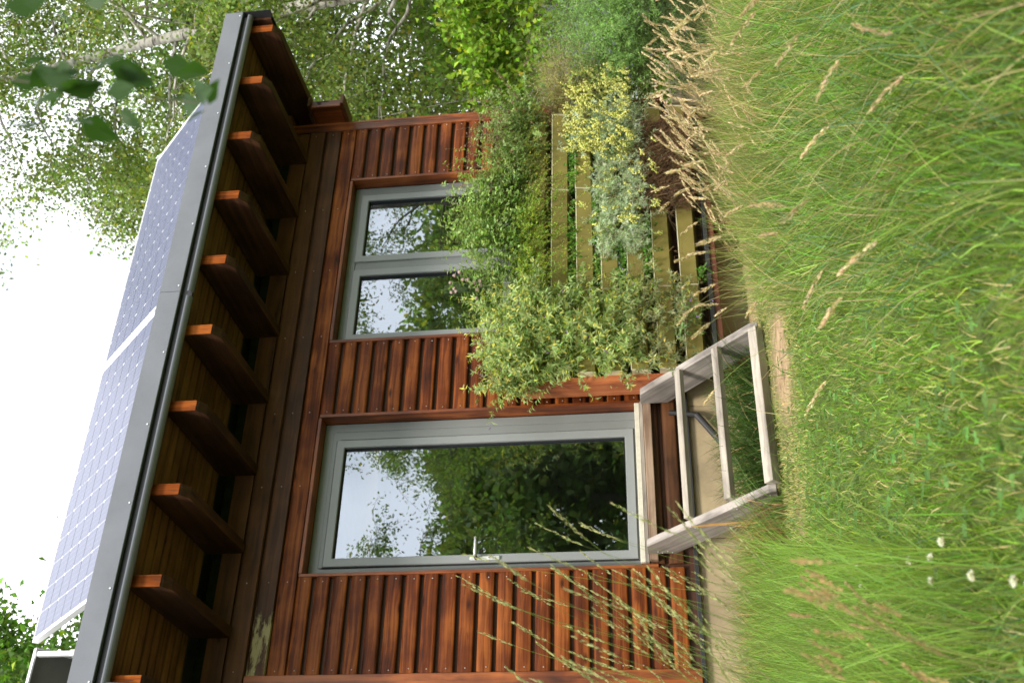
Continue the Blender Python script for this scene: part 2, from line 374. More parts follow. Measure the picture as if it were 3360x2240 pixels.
def bmbox(bm, x0, x1, y0, y1, z0, z1, bev=0.0):
    r = bmesh.ops.create_cube(bm, size=1.0); vs_ = r['verts']
    bmesh.ops.scale(bm, vec=(x1-x0, y1-y0, z1-z0), verts=vs_); bmesh.ops.translate(bm, vec=((x0+x1)/2, (y0+y1)/2, (z0+z1)/2), verts=vs_)
    if bev:
        es = list({e for v in vs_ for e in v.link_edges}); bmesh.ops.bevel(bm, geom=es, offset=bev, segments=2, affect='EDGES')
def bmcyl(bm, p, q, r, seg=14, r2=None):
    p = Vector(p); q = Vector(q); d = q-p
    res = bmesh.ops.create_cone(bm, cap_ends=True, segments=seg, radius1=r, radius2=r if r2 is None else r2, depth=d.length)
    mtx = Matrix.Translation((p+q)/2) @ d.to_track_quat('Z', 'Y').to_matrix().to_4x4()
    bmesh.ops.transform(bm, matrix=mtx, verts=res['verts'])
def bmobj(name, bm, mats, parent, loc=(0, 0, 0), smooth=False):
    bmesh.ops.translate(bm, vec=[-c for c in loc], verts=bm.verts)
    me = bpy.data.meshes.new(name); bm.to_mesh(me); bm.free()
    for m in (mats if isinstance(mats, (list, tuple)) else [mats]): me.materials.append(M[m])
    if smooth: me.polygons.foreach_set('use_smooth', [True]*len(me.polygons))
    return place(bpy.data.objects.new(name, me), loc, parent)
# ------------------------------------------------------------------ ground
GZ = -0.60
def ground_h(x, y):
    x = np.asarray(x, float); y = np.asarray(y, float)
    t = np.clip((-1.3-y)/1.6, 0, 1); t = t*t*(3-2*t)
    h = GZ+0.08*t
    h = h+0.018*np.sin(2.1*x+0.7*y)*np.sin(1.7*y-0.6*x)*t
    h = h+0.06*np.exp(-(((x+3.2)/0.9)**2+((y+1.4)/1.2)**2))
    return h
def ground_mat():
    m, n, l = new_mat('turf_and_soil')
    o = n.new('ShaderNodeOutputMaterial'); b = n.new('ShaderNodeBsdfPrincipled'); t = n.new('ShaderNodeTexCoord')
    x = n.new('ShaderNodeTexNoise'); x.inputs['Scale'].default_value = 9; x.inputs['Detail'].default_value = 9; x.inputs['Roughness'].default_value = 0.7
    l.new(t.outputs['Object'], x.inputs['Vector'])
    g = ramp(n, [(0.32, (0.04, 0.055, 0.016)), (0.5, (0.085, 0.12, 0.028)), (0.7, (0.15, 0.17, 0.05))])
    s = ramp(n, [(0.3, (0.20, 0.13, 0.075)), (0.55, (0.42, 0.30, 0.18)), (0.75, (0.55, 0.42, 0.28))])
    l.new(x.outputs['Fac'], g.inputs['Fac']); l.new(x.outputs['Fac'], s.inputs['Fac'])
    at = n.new('ShaderNodeAttribute'); at.attribute_name = 'Col'; sp = n.new('ShaderNodeSeparateColor'); l.new(at.outputs['Color'], sp.inputs[0])
    mx = n.new('ShaderNodeMix'); mx.data_type = 'RGBA'; l.new(sp.outputs[0], mx.inputs['Factor']); l.new(g.outputs[0], mx.inputs['A']); l.new(s.outputs[0], mx.inputs['B'])
    l.new(mx.outputs['Result'], b.inputs['Base Color']); b.inputs['Roughness'].default_value = 0.95; b.inputs['Specular IOR Level'].default_value = 0.1
    bp = n.new('ShaderNodeBump'); bp.inputs['Strength'].default_value = 0.8; bp.inputs['Distance'].default_value = 0.03
    l.new(x.outputs['Fac'], bp.inputs['Height']); l.new(bp.outputs[0], b.inputs['Normal']); l.new(b.outputs[0], o.inputs[0]); return m
M['ground'] = ground_mat()
def soil_mask(x, y):
    u = (x+1.0)*0.58+(y+1.52)*0.81; v = (x+1.0)*0.81-(y+1.52)*0.58
    a = np.clip(1.5*np.exp(-((v/0.30)**2+(u/0.50)**2)), 0, 1)
    b = 0.75*np.exp(-(((x+2.0)/0.25)**2+((y+1.5)/0.2)**2))
    c = np.clip((y+0.75)/0.3, 0, 1)*0.8
    return np.clip(np.maximum(np.maximum(a, b), c), 0, 1)
def axis_steps():
    a = np.concatenate([np.linspace(-250, -12, 14)[:-1], np.linspace(-12, -6, 9)[:-1], np.linspace(-6, 4, 101), np.linspace(4, 12, 9)[1:], np.linspace(12, 250, 14)[1:]])
    return a
gx = axis_steps(); gy = axis_steps(); XX, YY = np.meshgrid(gx, gy, indexing='ij')
ZZ = ground_h(XX, YY)+0.006*rng.normal(0, 1, XX.shape)*((np.abs(XX+1) < 5) & (np.abs(YY+1) < 5))
gv = np.stack([XX, YY, ZZ], -1).reshape(-1, 3); nx, ny = XX.shape
ii, jj = np.meshgrid(np.arange(nx-1), np.arange(ny-1), indexing='ij'); b0 = (ii*ny+jj).ravel()
g = Veg(); sm = soil_mask(gv[:, 0], gv[:, 1]); g.add(gv, np.stack([b0, b0+ny, b0+ny+1, b0+1], 1), np.stack([sm, sm, sm], 1))
ground = g.build('ground', 'ground', smooth=True); tag(ground, kind='structure')

# ------------------------------------------------------------------ the timber house
XL, XR = -2.27, 2.41            # wall ends
house = empty('timber_house', (0, 0.0, GZ), 'low timber clad house with red brown stained boards and a deep overhanging roof', 'house')
PITCH, Z0, TH = 0.1182, 0.155, 0.020
def clad_prof(h, gap=0.023):
    # slanted board: the face leans, top edge slopes outwards, lower edge is undercut leaving a dark joint
    hh = h/2
    return [(0.016, -hh+gap+0.004), (0.016, hh+0.002), (0.004, hh-0.001), (-0.004, hh-0.005), (-0.0095, hh-0.013), (-0.0125, hh-0.026), (-0.0135, 0.0), (-0.0130, -hh+gap+0.012), (-0.0105, -hh+gap+0.004), (-0.005, -hh+gap)]
def boards(x0, x1, z0, n, mat, tilt=0.0):
    for k in range(n):
        zz = z0+k*PITCH
        o = prism('board', clad_prof(PITCH), x0, x1, mat, house, (0.004, zz+PITCH/2))
        o.rotation_euler = (rng.normal(0, 0.012), rng.normal(0, 0.0012), rng.normal(0, 0.0008))
ZB = Z0-2*PITCH
boards(-2.17, -1.545, ZB, 21, 'clad')
boards(-0.36, 0.235, ZB, 21, 'clad')
boards(1.80, 2.34, ZB, 21, 'clad')
boards(0.262, 1.778, ZB, 9, 'clad')
boards(-1.52, -0.385, ZB, 2, 'clad_up')  # cladding carries on below the door; threshold shade put into the darker brown
for z0, z1, m_, dy in ((2.402, 2.522, 'clad', 0.0), (2.530, 2.655, 'clad_patch', 0.002), (2.665, 2.800, 'clad_up', 0.0)):
    pr = [(0.012, -(z1-z0)/2+0.004), (0.012, (z1-z0)/2+0.004), (-0.008, (z1-z0)/2-0.006), (-0.011, (z1-z0)/2-0.016), (-0.0115, -(z1-z0)/2+0.004), (0.004, -(z1-z0)/2)]
    prism('board', pr, -2.262 if z0 > 2.6 else -2.17, 2.34, m_, house, (0.004+dy, (z0+z1)/2))
# corner boards and upright trims round the openings
box('corner_board', XR-0.07, XR, -0.016, 0.012, -0.10, 3.00, 'trim_z', house)
box('corner_board', XR+0.001, XR+0.022, -0.018, 0.10, -0.10, 3.00, 'trim_z', house)
box('corner_board', XL-0.022, XL+0.098, -0.018, 0.012, -0.12, 2.655, 'trim_z', house)
for x0, x1, z0, z1 in ((-1.545, -1.5235, 0.10, 2.3935), (-0.3835, -0.36, 0.10, 2.3935), (0.235, 0.2585, 0.98, 2.3935), (1.7805, 1.802, 0.98, 2.3935)):
    box('reveal_lining', x0, x1, -0.014, 0.094, z0, z1, 'trim_z', house, 0.002)
for x0, x1 in ((-1.5215, -0.3855), (0.2605, 1.7785)):
    box('reveal_lining', x0, x1, -0.012, 0.094, 2.3745, 2.3985, 'trim_x', house, 0.002)
# solid wall behind the boards, with the two openings left free
def wall(x0, x1, z0, z1): box('wall_core', x0, x1, 0.0205, 0.22, z0, z1, 'tongue', house, 0)
wall(XL, -1.547, -0.13, 3.00); wall(-0.358, 0.233, -0.13, 2.40); wall(1.804, XR, -0.13, 2.40)
wall(-1.547, -0.358, -0.13, 0.10); wall(0.233, 1.804, -0.13, 0.98); wall(-1.547, XR, 2.4005, 3.00)
box('side_wall', XL, XL+0.2, 0.222, 4.0, -0.13, 3.0, 'clad_up', house, 0)
box('side_wall', XR-0.2, XR, 0.222, 4.0, -0.13, 3.0, 'clad_up', house, 0)
box('rear_wall', XL+0.201, XR-0.201, 3.8, 4.0, -0.13, 3.0, 'inner', house, 0)
box('floor_slab', XL+0.201, XR-0.201, 0.222, 3.799, -0.13, 0.16, 'inner', house, 0)
# right end wall boards
for k in range(26):
    zz = ZB+k*PITCH
    if zz < 2.9: box('board', XR+0.002, XR+0.02, 0.102, 3.99, zz+0.012, zz+PITCH, 'clad_side', house, 0.003); box('board', XL-0.02, XL-0.002, 0.014, 3.99, zz+0.012, zz+PITCH, 'clad_side', house, 0.003)
# strip under the soffit: green membrane and dark fillet between the rafters
box('membrane_strip', XL, XR-0.071, 0.004, 0.0195, 2.940, 2.999, 'membrane', house, 0)
box('fillet_board', XL, XR-0.071, 0.000, 0.0193, 2.806, 2.938, 'clad_up', house, 0)
# foundation
for x0, x1 in ((XL, -1.352), (-1.349, -0.402), (-0.399, 0.80), (0.803, XR)):
    box('foundation_panel', x0, x1, 0.03, 0.25, -1.0, -0.135, 'render', house, 0.004)
box('foundation_end', XR-0.2, XR, 0.251, 4.0, -1.0, -0.135, 'render', house, 0.004)
box('foundation_end', XL, XL+0.2, 0.251, 4.0, -1.0, -0.135, 'render', house, 0.004)
box('damp_proof_strip', XL, XR, -0.004, 0.0285, -0.146, -0.118, 'rubber', house, 0.003)

bm = bmesh.new(); bmcyl(bm, (-0.47, -0.02, -0.02), (-0.50, -0.03, -0.20), 0.016, 10); bmcyl(bm, (-0.50, -0.03, -0.20), (-0.98, -0.05, -0.52), 0.022, 12); bmcyl(bm, (-0.98, -0.05, -0.52), (-1.05, -0.06, -0.66), 0.022, 12)
me = bpy.data.meshes.new('waste_pipe'); bm.to_mesh(me); bm.free(); me.materials.append(M['rubber']); place(bpy.data.objects.new('waste_pipe', me), (0, 0, 0), house)
# zinc screw heads along the board ends
sv = []
for (xs, zs) in (((-2.145, -1.575), range(21)), ((-0.335, 0.210), range(21)), ((1.825, 2.315), range(21)), ((0.29, 1.75), range(8))):
    for x in xs:
        for k in zs: sv.append((x+rng.normal(0, 0.003), -0.0105, ZB+(k+0.52)*PITCH+rng.normal(0, 0.004)))
for x in (-2.145, -1.575, -0.9, -0.335, 0.3, 0.9, 1.5, 2.3):
    for z in (2.462, 2.592, 2.735): sv.append((x, -0.008, z+rng.normal(0, 0.004)))
g = Veg(); sv = np.array(sv); g.blobs(sv, 0.0046, jit((1, 1, 1), len(sv), 0.01))
tag(g.build('screw_heads', 'screw', house), kind='stuff')

# --- door
def ring(name, x0, x1, z0, z1, w, y0, y1, mat, parent, bev=0.004, wb=None, wt=None):
    """mitred rectangular frame as one mesh with a stepped inner edge"""
    wb = wb or w; wt = wt or w
    outer = [(x0, z0), (x1, z0), (x1, z1), (x0, z1)]; e = bev
    mid = [(x0+w-e, z0+wb-e), (x1-w+e, z0+wb-e), (x1-w+e, z1-wt+e), (x0+w-e, z1-wt+e)]
    inn = [(x0+w, z0+wb), (x1-w, z0+wb), (x1-w, z1-wt), (x0+w, z1-wt)]
    oo = [(x0-0, z0-0), (x1+0, z0-0), (x1+0, z1+0), (x0-0, z1+0)]
    o2 = [(x0+e, z0+e), (x1-e, z0+e), (x1-e, z1-e), (x0+e, z1-e)]
    L = [[(x, y1, z) for x, z in oo], [(x, y0+e, z) for x, z in oo], [(x, y0, z) for x, z in o2], [(x, y0, z) for x, z in mid], [(x, y0+e, z) for x, z in inn], [(x, y1, z) for x, z in inn]]
    c = np.array([(x0+x1)/2, (y0+y1)/2, (z0+z1)/2]); v = [tuple(np.array(p)-c) for r in L for p in r]; f = []
    for i in range(6):
        for j in range(4): f.append((i*4+j, i*4+(j+1) % 4, ((i+1) % 6)*4+(j+1) % 4, ((i+1) % 6)*4+j))
    me = mesh_from(v, f, mat); bm = bmesh.new(); bm.from_mesh(me); bmesh.ops.recalc_face_normals(bm, faces=bm.faces); bm.to_mesh(me); bm.free()
    return place(bpy.data.objects.new(name, me), c, parent)
def pane(name, x0, x1, y, z0, z1, parent):
    c = ((x0+x1)/2, y, (z0+z1)/2); hx, hz = (x1-x0)/2, (z1-z0)/2
    me = mesh_from([(-hx, 0, -hz), (hx, 0, -hz), (hx, 0, hz), (-hx, 0, hz)], [(0, 1, 2, 3)], 'glass')
    return place(bpy.data.objects.new(name, me), c, parent)
door = ring('door', -1.5205, -0.3865, 0.150, 2.3735, 0.066, 0.093, 0.16, 'frame', house, wb=0.06, wt=0.085)
ring('door_seal', -1.4525, -0.519, 0.219, 2.279, 0.012, 0.0855, 0.095, 'seal', door, 0.001)
ring('door_inner_frame', -1.4525, -0.4535, 0.2105, 2.3085, 0.062, 0.088, 0.14, 'frame', door)
ring('sash', -1.4477, -0.5237, 0.224, 2.274, 0.058, 0.0745, 0.12, 'sash', door, 0.004)
ring('glazing_seal', -1.390, -0.581, 0.281, 2.217, 0.006, 0.092, 0.118, 'seal', door, 0.001)
pane('pane', -1.389, -0.582, 0.112, 0.283, 2.215, door)
# lever handle on its long plate
bm = bmesh.new()
bmbox(bm, -1.434, -1.409, 0.060, 0.0735, 1.105, 1.300, 0.004)
bmobj('handle_plate', bm, 'silver', door, (-1.42, 0.066, 1.2))
bm = bmesh.new(); bmcyl(bm, (-1.421, 0.062, 1.258), (-1.421, 0.020, 1.258), 0.0115); bmobj('handle_collar', bm, 'rubber', door, (-1.42, 0.04, 1.258), True)
bm = bmesh.new(); bmcyl(bm, (-1.428, 0.012, 1.258), (-1.298, 0.012, 1.258), 0.0095, 16); bmobj('lever', bm, 'silver', door, (-1.36, 0.012, 1.258), True)
bm = bmesh.new(); bmcyl(bm, (-1.421, 0.061, 1.172), (-1.421, 0.0545, 1.172), 0.0085); bmbox(bm, -1.425, -1.417, 0.0555, 0.061, 1.146, 1.172)
bmobj('key_cylinder', bm, 'alu', door, (-1.421, 0.058, 1.165))
bm = bmesh.new(); bmcyl(bm, (-1.421, 0.053, 1.172), (-1.421, 0.0515, 1.172), 0.004, 8); bmobj('keyhole', bm, 'rubber', door, (-1.421, 0.052, 1.172))
# threshold in three layers
box('threshold_strip', -1.512, -0.3840, -0.022, 0.0925, 0.176, 0.209, 'sillcream', house, 0.003)
box('threshold_plank', -1.515, -0.3815, -0.030, 0.0925, 0.152, 0.1745, 'grey_wood_x', house, 0.003)
box('threshold_beam', -1.510, -0.300, -0.060, -0.012, 0.098, 0.1505, 'sill_wood', house, 0.004)

# --- window
win = ring('window', 0.2612, 1.7778, 1.030, 2.3735, 0.070, 0.093, 0.16, 'frame', house, wb=0.06, wt=0.066)
box('mullion', 0.941, 1.034, 0.0905, 0.15, 1.092, 2.305, 'frame', win, 0.004)
for x0, x1 in ((0.300, 0.950), (1.026, 1.694)):
    s_ = ring('sash', x0, x1, 1.080, 2.310, 0.058, 0.0745, 0.12, 'sash', win, 0.004)
    ring('glazing_seal', x0+0.056, x1-0.056, 1.136, 2.254, 0.008, 0.092, 0.118, 'seal', win, 0.001)
    pane('pane', x0+0.058, x1-0.058, 0.112, 1.138, 2.252, win)
box('window_sill', 0.2600, 1.779, -0.050, 0.092, 1.000, 1.029, 'frame', house, 0.004)

# --- roof: slab, soffit boards, rafters, sheet metal edges
RX, RP, RW = 2.6459, 0.5629, 0.0718
box('roof', -3.10, 2.737, -0.930, 4.8, 3.115, 3.225, 'roof', house, 0)
ys = np.linspace(-0.945, -0.012, 11)
for i in range(10):
    y0, y1 = ys[i], ys[i+1]; zc = 3.052+(0.028*(-(y0+y1)/2))
    box('soffit_board', -3.10, 2.735, y0+0.0055, y1-0.0055, zc, zc+0.020, 'soffit', house, 0.004)
box('soffit_board', -3.10, XL-0.01, 0.012, 4.7, 3.054, 3.072, 'soffit', house, 0)
box('soffit_board', XR+0.03, 2.735, 0.012, 4.7, 3.054, 3.072, 'soffit', house, 0)
def rafter_mesh():
    # side outline in (y, z): chamfered nose, underside falling slightly to the wall
    pr = [(0.0, 2.787), (0.0, 3.046), (-0.913, 3.068), (-0.913, 2.873), (-0.905, 2.862), (-0.857, 2.828), (-0.835, 2.822)]
    h = RW/2; n_ = len(pr)
    v = [(-h, a, b-2.92) for a, b in pr]+[(h, a, b-2.92) for a, b in pr]
    f = [(i, (i+1) % n_, n_+(i+1) % n_, n_+i) for i in range(n_)]+[tuple(range(n_))[::-1], tuple(range(n_, 2*n_))]
    me = mesh_from(v, f, 'rafter'); bm = bmesh.new(); bm.from_mesh(me); bmesh.ops.recalc_face_normals(bm, faces=bm.faces)
    bmesh.ops.bevel(bm, geom=[e for e in bm.edges if e.calc_length() > 0.3], offset=0.003, segments=1, affect='EDGES')
    bm.to_mesh(me); bm.free(); return me
rme = rafter_mesh()
egm = mesh_from([(-0.0345, 0, -0.096), (0.0345, 0, -0.096), (0.0345, 0, 0.096), (-0.0345, 0, 0.096), (-0.0345, 0.0035, -0.096), (0.0345, 0.0035, -0.096), (0.0345, 0.0035, 0.096), (-0.0345, 0.0035, 0.096)],
                [(0, 1, 2, 3), (4, 7, 6, 5), (0, 4, 5, 1), (1, 5, 6, 2), (2, 6, 7, 3), (3, 7, 4, 0)], 'endgrain')
for k in range(11):
    xc = RX-k*RP-RW/2
    r_ = place(bpy.data.objects.new('rafter', rme), (xc, 0, 2.92), house)
    e_ = place(bpy.data.objects.new('end_grain', egm), (xc, -0.9172, 2.9705), r_)
    cr = rng.uniform(-0.018, 0.018); z0_ = rng.uniform(-0.04, 0.02)
    ck = mesh_from([(cr, -0.0012, z0_-0.045), (cr+0.003, -0.0012, z0_-0.03), (cr+0.006, -0.0012, z0_+0.03), (cr+0.001, -0.0012, z0_-0.01)], [(0, 1, 2, 3)], 'dark')
    place(bpy.data.objects.new('crack', ck), (xc, -0.9172, 2.935), r_)
FY = -0.983
for x0, x1 in ((-3.10, 0.060), (0.0635, 2.742)):
    pr = [(0, 3.112), (0.003, 3.108), (0.022, 3.108), (0.022, 3.252), (0.0, 3.252)]
    prism('fascia', pr, x0, x1, 'fascia', house, (FY, 0))
    # rolled drip edge below the dark gap
    a = np.linspace(0, math.pi*0.55, 7); pr = [(0.034-0.032*math.sin(t), 3.029+0.034*(1-math.cos(t))*0.9) for t in a]
    pr = pr+[(y+0.003, z+0.001) for y, z in pr[::-1]]
    prism('drip_edge', [(y, z) for y, z in pr], x0+0.001, x1-0.03, 'gutter', house, (FY, 0))
box('eaves_recess', -3.10, 2.712, FY+0.030, FY+0.045, 3.040, 3.112, 'blackmetal', house, 0)
sc_me = None
for x in [2.70]+[2.174-0.5165*k for k in range(11)]:
    bm = bmesh.new(); bmcyl(bm, (0, 0, 0), (0, -0.004, 0), 0.0055, 8); bmobj_ = None
    me = bpy.data.meshes.new('screw') if sc_me is None else sc_me
    if sc_me is None: bm.to_mesh(me); me.materials.append(M['screw']); sc_me = me
    bm.free(); place(bpy.data.objects.new('screw', me), (x, FY-0.0005, 3.128), house)
prism('verge_trim', [(2.743, 2.889), (2.7455, 2.889), (2.7455, 3.252), (2.743, 3.252)], FY+0.0, 4.8, 'blackmetal', house, (0, 0), 'Y')
prism('verge_board', [(2.716, 2.905), (2.740, 2.905), (2.740, 3.05), (2.716, 3.05)], FY+0.07, 4.79, 'rafter', house, (0, 0), 'Y')
# rainwater outlet elbow on the far overhang
bm = bmesh.new(); bmcyl(bm, (-2.50, -0.95, 3.05), (-2.50, -0.90, 2.86), 0.035, 16); bmcyl(bm, (-2.50, -0.90, 2.87), (-2.50, -0.5, 2.70), 0.035, 16)
bmobj('downpipe', bm, 'fascia', house, (-2.5, -0.9, 2.9), True)

# --- nesting box fixed at the right end of the wall, under the verge
nb = empty('nesting_box', (2.432, -0.10, 2.48), 'small brown wooden nesting box fixed high beside the roof verge at the house corner', 'nest box')
box('box_body', 2.434, 2.505, -0.21, 0.03, 2.50, 2.75, 'trim_z', nb, 0.006)
box('lid', 2.432, 2.53, -0.235, 0.05, 2.752, 2.776, 'clad_up', nb, 0.004)
box('floor_board', 2.434, 2.535, -0.235, 0.045, 2.470, 2.498, 'clad_up', nb, 0.004)
bm = bmesh.new(); bmcyl(bm, (2.475, -0.209, 2.68), (2.475, -0.2125, 2.68), 0.017, 14); bmobj('entrance_hole', bm, 'dark', nb, (2.515, -0.21, 2.68))
bm = bmesh.new(); bmbox(bm, 2.485, 2.491, -0.2122, -0.209, 2.60, 2.71); bmobj('crack', bm, 'dark', nb, (2.548, -0.21, 2.65))

# ------------------------------------------------------------------ things behind the glass
bt = empty('bottle', (0.755, 0.18, 1.03), 'pale green bottle with a pink cap standing on the inner ledge behind the window glass', 'bottle')
bm = bmesh.new(); bmcyl(bm, (0.755, 0.18, 1.0205), (0.755, 0.18, 1.42), 0.034, 18); bmobj('bottle_body', bm, 'bottleglass', bt, (0.755, 0.18, 1.2), True)
bm = bmesh.new(); bmbox(bm, 0.715, 0.800, 0.126, 0.190, 1.421, 1.60, 0.006); bmobj('sleeve', bm, 'palegreen', bt, (0.755, 0.18, 1.5))
bm = bmesh.new(); bmcyl(bm, (0.755, 0.18, 1.60), (0.755, 0.18, 1.63), 0.026, 14); bmobj('cap', bm, 'pinkpaint', bt, (0.755, 0.18, 1.61), True)
box('inner_ledge', 0.30, 1.74, 0.161, 0.48, 0.985, 1.0195, 'inner', house, 0.003)

# ------------------------------------------------------------------ solar modules on the roof
NXC, NZC, CP, CS = 12, 6, 0.1605, 0.1555
def pv_cell_mesh():
    a = CS/2; c = 0.0095
    pts = [(-a+c, -a), (a-c, -a), (a, -a+c), (a, a-c), (a-c, a), (-a+c, a), (-a, a-c), (-a, -a+c)]
    return mesh_from([(x, y, 0) for x, y in pts], [tuple(range(8))], 'cell')
cell_me = pv_cell_mesh()
def solar(loc, tilt, label, front=True, size=(1.980, 1.002), rz=0.0, group=None, cells=True, ry=0.0):
    """module lying in its own XY plane, origin at its lower edge centre, then tipped up"""
    root = empty('solar_panel', (0, 0, 0), label, 'solar panel', group)
    w, h = size; t = 0.040
    def loc_part(name, me, p, parent): 
        o = bpy.data.objects.new(name, me); COL.objects.link(o); o.parent = parent; o.location = p; return o
    for (sx, sy, px, py) in ((w, 0.012, 0, 0.006), (w, 0.012, 0, h-0.006), (0.012, h-0.0245, -w/2+0.006, h/2), (0.012, h-0.0245, w/2-0.006, h/2)):
        loc_part('frame_rail', box_mesh(sx, sy, t, 'alu', 0.0015), (px, py, 0), root)
    sh = loc_part('back_sheet', box_mesh(w-0.026, h-0.026, 0.006, 'pvsheet' if front else 'pvback', 0), (0, h/2, t/2-0.008), root)
    if cells:
        nx_ = NXC; ny_ = NZC
        for i in range(nx_):
            for j in range(ny_):
                c_ = loc_part('cell', cell_me, ((i-(nx_-1)/2)*CP, h/2+(j-(ny_-1)/2)*CP, t/2-0.0035), root)
    root.rotation_euler = (math.radians(tilt), ry, rz); root.location = loc; WORLD[root.name] = np.array(loc, float)
    return root
G = 'solar panels on the roof'
solar((-1.012, -0.905, 3.262), 45, 'tilted solar panel on the roof above the door, beside the panel on white legs', group=G)
solar((0.996, -0.905, 3.262), 45, 'tilted solar panel over the nesting box end of the roof, overlapped by hanging leaves', group=G)
# rear row faces away: only edges and dark backs show
def rear(loc, lab, w=1.6, tilt=-32, ry=0.0, rz=0.0):
    r_ = solar(loc, tilt, lab, False, (w, 1.0), rz, G, False, ry)
    return r_
p3 = rear((-2.86, -0.10, 4.02), 'solar panel seen from behind on white legs in the rear row of the roof', 1.72, -40)
bm = bmesh.new(); bmbox(bm, -2.06, -2.03, -0.13, -0.10, 3.226, 3.98); bmbox(bm, -2.065, -2.025, -0.14, -0.095, 3.70, 3.76)
leg = bmobj('support_leg', bm, 'alu', None, (-2.045, -0.115, 3.4)); leg.parent = p3; leg.matrix_parent_inverse = (Matrix.Translation(p3.location) @ p3.rotation_euler.to_matrix().to_4x4()).inverted()
rear((-0.90, -0.06, 4.050), 'rear solar panel whose dark corner peeps above the first tilted panel', 0.8, -30, math.radians(4))
rear((0.88, -0.06, 4.050), 'rear solar panel whose corner peeps above the joint of the tilted pair', 0.7, -30, math.radians(4))
rear((1.62, -0.06, 4.045), 'rear solar panel whose corner peeps above the panel by the birch', 0.55, -30, math.radians(4))

# ------------------------------------------------------------------ wooden steps at the door
st = empty('wooden_steps', (-0.92, -0.5, GZ), 'weathered grey open wooden steps leaning from the door sill to the grass', 'steps')
def stringer(x0, x1):
    top = lambda y: 0.165-0.95*(-y-0.18)
    pr = [(-0.063, 0.165), (-0.18, 0.165), (-0.895, top(-0.895)), (-0.905, -0.56), (-0.70, -0.60), (-0.063, -0.015)]
    c = ((x0+x1)/2, -0.45, -0.2); h = (x1-x0)/2; n_ = len(pr)
    v = [(-h, a+0.45, b+0.2) for a, b in pr]+[(h, a+0.45, b+0.2) for a, b in pr]
    f = [(i, (i+1) % n_, n_+(i+1) % n_, n_+i) for i in range(n_)]+[tuple(range(n_))[::-1], tuple(range(n_, 2*n_))]
    me = mesh_from(v, f, 'grey_wood_y'); bm = bmesh.new(); bm.from_mesh(me); bmesh.ops.recalc_face_normals(bm, faces=bm.faces)
    # grain follows the slope: turn the mesh level, object carries the slope
    a = math.atan(0.95); bmesh.ops.rotate(bm, verts=bm.verts, cent=(0, 0, 0), matrix=Matrix.Rotation(-a, 3, 'X'))
    bmesh.ops.bevel(bm, geom=list(bm.edges), offset=0.003, segments=1, affect='EDGES'); bm.to_mesh(me); bm.free()
    o = place(bpy.data.objects.new('stringer', me), c, st); o.rotation_euler = (a, 0, 0); return o
sk = []
for x in (-1.4795, ):
    for y, z in ((-0.467, -0.095), (-0.712, -0.326), (-0.880, -0.50), (-0.10, 0.10), (-0.10, 0.04)): sk += [(x, y, z), (x, y+0.02, z-0.028)]
g = Veg(); sk = np.array(sk); g.blobs(sk, 0.0045, jit((1, 1, 1), len(sk), 0.01)); tag(g.build('screw_heads', 'screw', st), kind='stuff')
s1 = stringer(-1.478, -1.428); s2 = stringer(-0.418, -0.366)
M['raw'] = wood('raw_split_wood', ((0.35, 0.17, 0.05), (0.60, 0.33, 0.11), (0.72, 0.45, 0.18)), 'Y', rough=0.7, stretch=30)
bm = bmesh.new()
vv = [bm.verts.new(p) for p in ((-1.4795, -0.33, -0.075), (-1.4795, -0.62, -0.33), (-1.4795, -0.66, -0.345), (-1.4795, -0.70, -0.362), (-1.4795, -0.63, -0.290), (-1.4795, -0.50, -0.175))]
bm.faces.new(vv); bmobj('split_patch', bm, 'raw', s1, (-1.4795, -0.5, -0.2))
for (y, z, s_, d) in ((-0.467, -0.077, 0.046, 0.040), (-0.712, -0.306, 0.050, 0.046), (-0.905, -0.530, 0.062, 0.066)):
    o = place(bpy.data.objects.new('rung', box_mesh(1.008, s_, d, 'grey_wood_x', 0.003)), (-0.923, y, z-0.012), st)
    o.rotation_euler = (math.radians(44), 0, 0)

# ------------------------------------------------------------------ vertical planter in front of the window
pl = empty('vertical_planter', (0.86, -0.2, GZ), 'tall green wall planter of stacked olive trough boards in front of the window', 'planter')
TOPS = [0.905, 0.733, 0.558, 0.383, 0.205, 0.023, -0.155]
XJ = [-0.300, 0.362, 1.284, 2.040]
def trough_prof(): return [(-0.300, 0.0), (-0.312, 0.0), (-0.293, -0.108), (-0.150, -0.140), (-0.150, -0.130), (-0.282, -0.099)]
for zi, zt in enumerate(TOPS):
    for a, b in zip(XJ[:-1], XJ[1:]):
        dz = rng.normal(0, 0.002)
        prism('trough_board', trough_prof(), a+0.004, b-0.004, 'olive', pl, (0, zt+dz))
        prism('board_lip', [(-0.297, 0.0005), (-0.297, 0.0065), (-0.314, 0.0065), (-0.314, 0.0005)], a+0.004, b-0.004, 'olive_edge', pl, (0, zt+dz))
        box('soil_fill', a+0.006, b-0.006, -0.280, -0.152, zt-0.098, zt-0.030, 'soil', pl, 0.012)
    for x in XJ:
        prism('end_plate', [(-0.318, 0.004), (-0.303, -0.112), (-0.150, -0.145), (-0.150, 0.004)], x-0.003, x+0.003, 'olive_edge', pl, (0, zt))
ps = np.array([(x+dx, -0.3045, zt-0.055+dz) for zt in TOPS for x in XJ[1:] for dx in (-0.02, 0.02) if x+dx < 2.04 for dz in (-0.025, 0.025)])
g = Veg(); g.blobs(ps, 0.0035, jit((1, 1, 1), len(ps), 0.01)); tag(g.build('screw_heads', 'screw', pl), kind='stuff')
box('back_panel', -0.298, 2.038, -0.148, -0.130, -0.33, 0.93, 'soil', pl, 0)
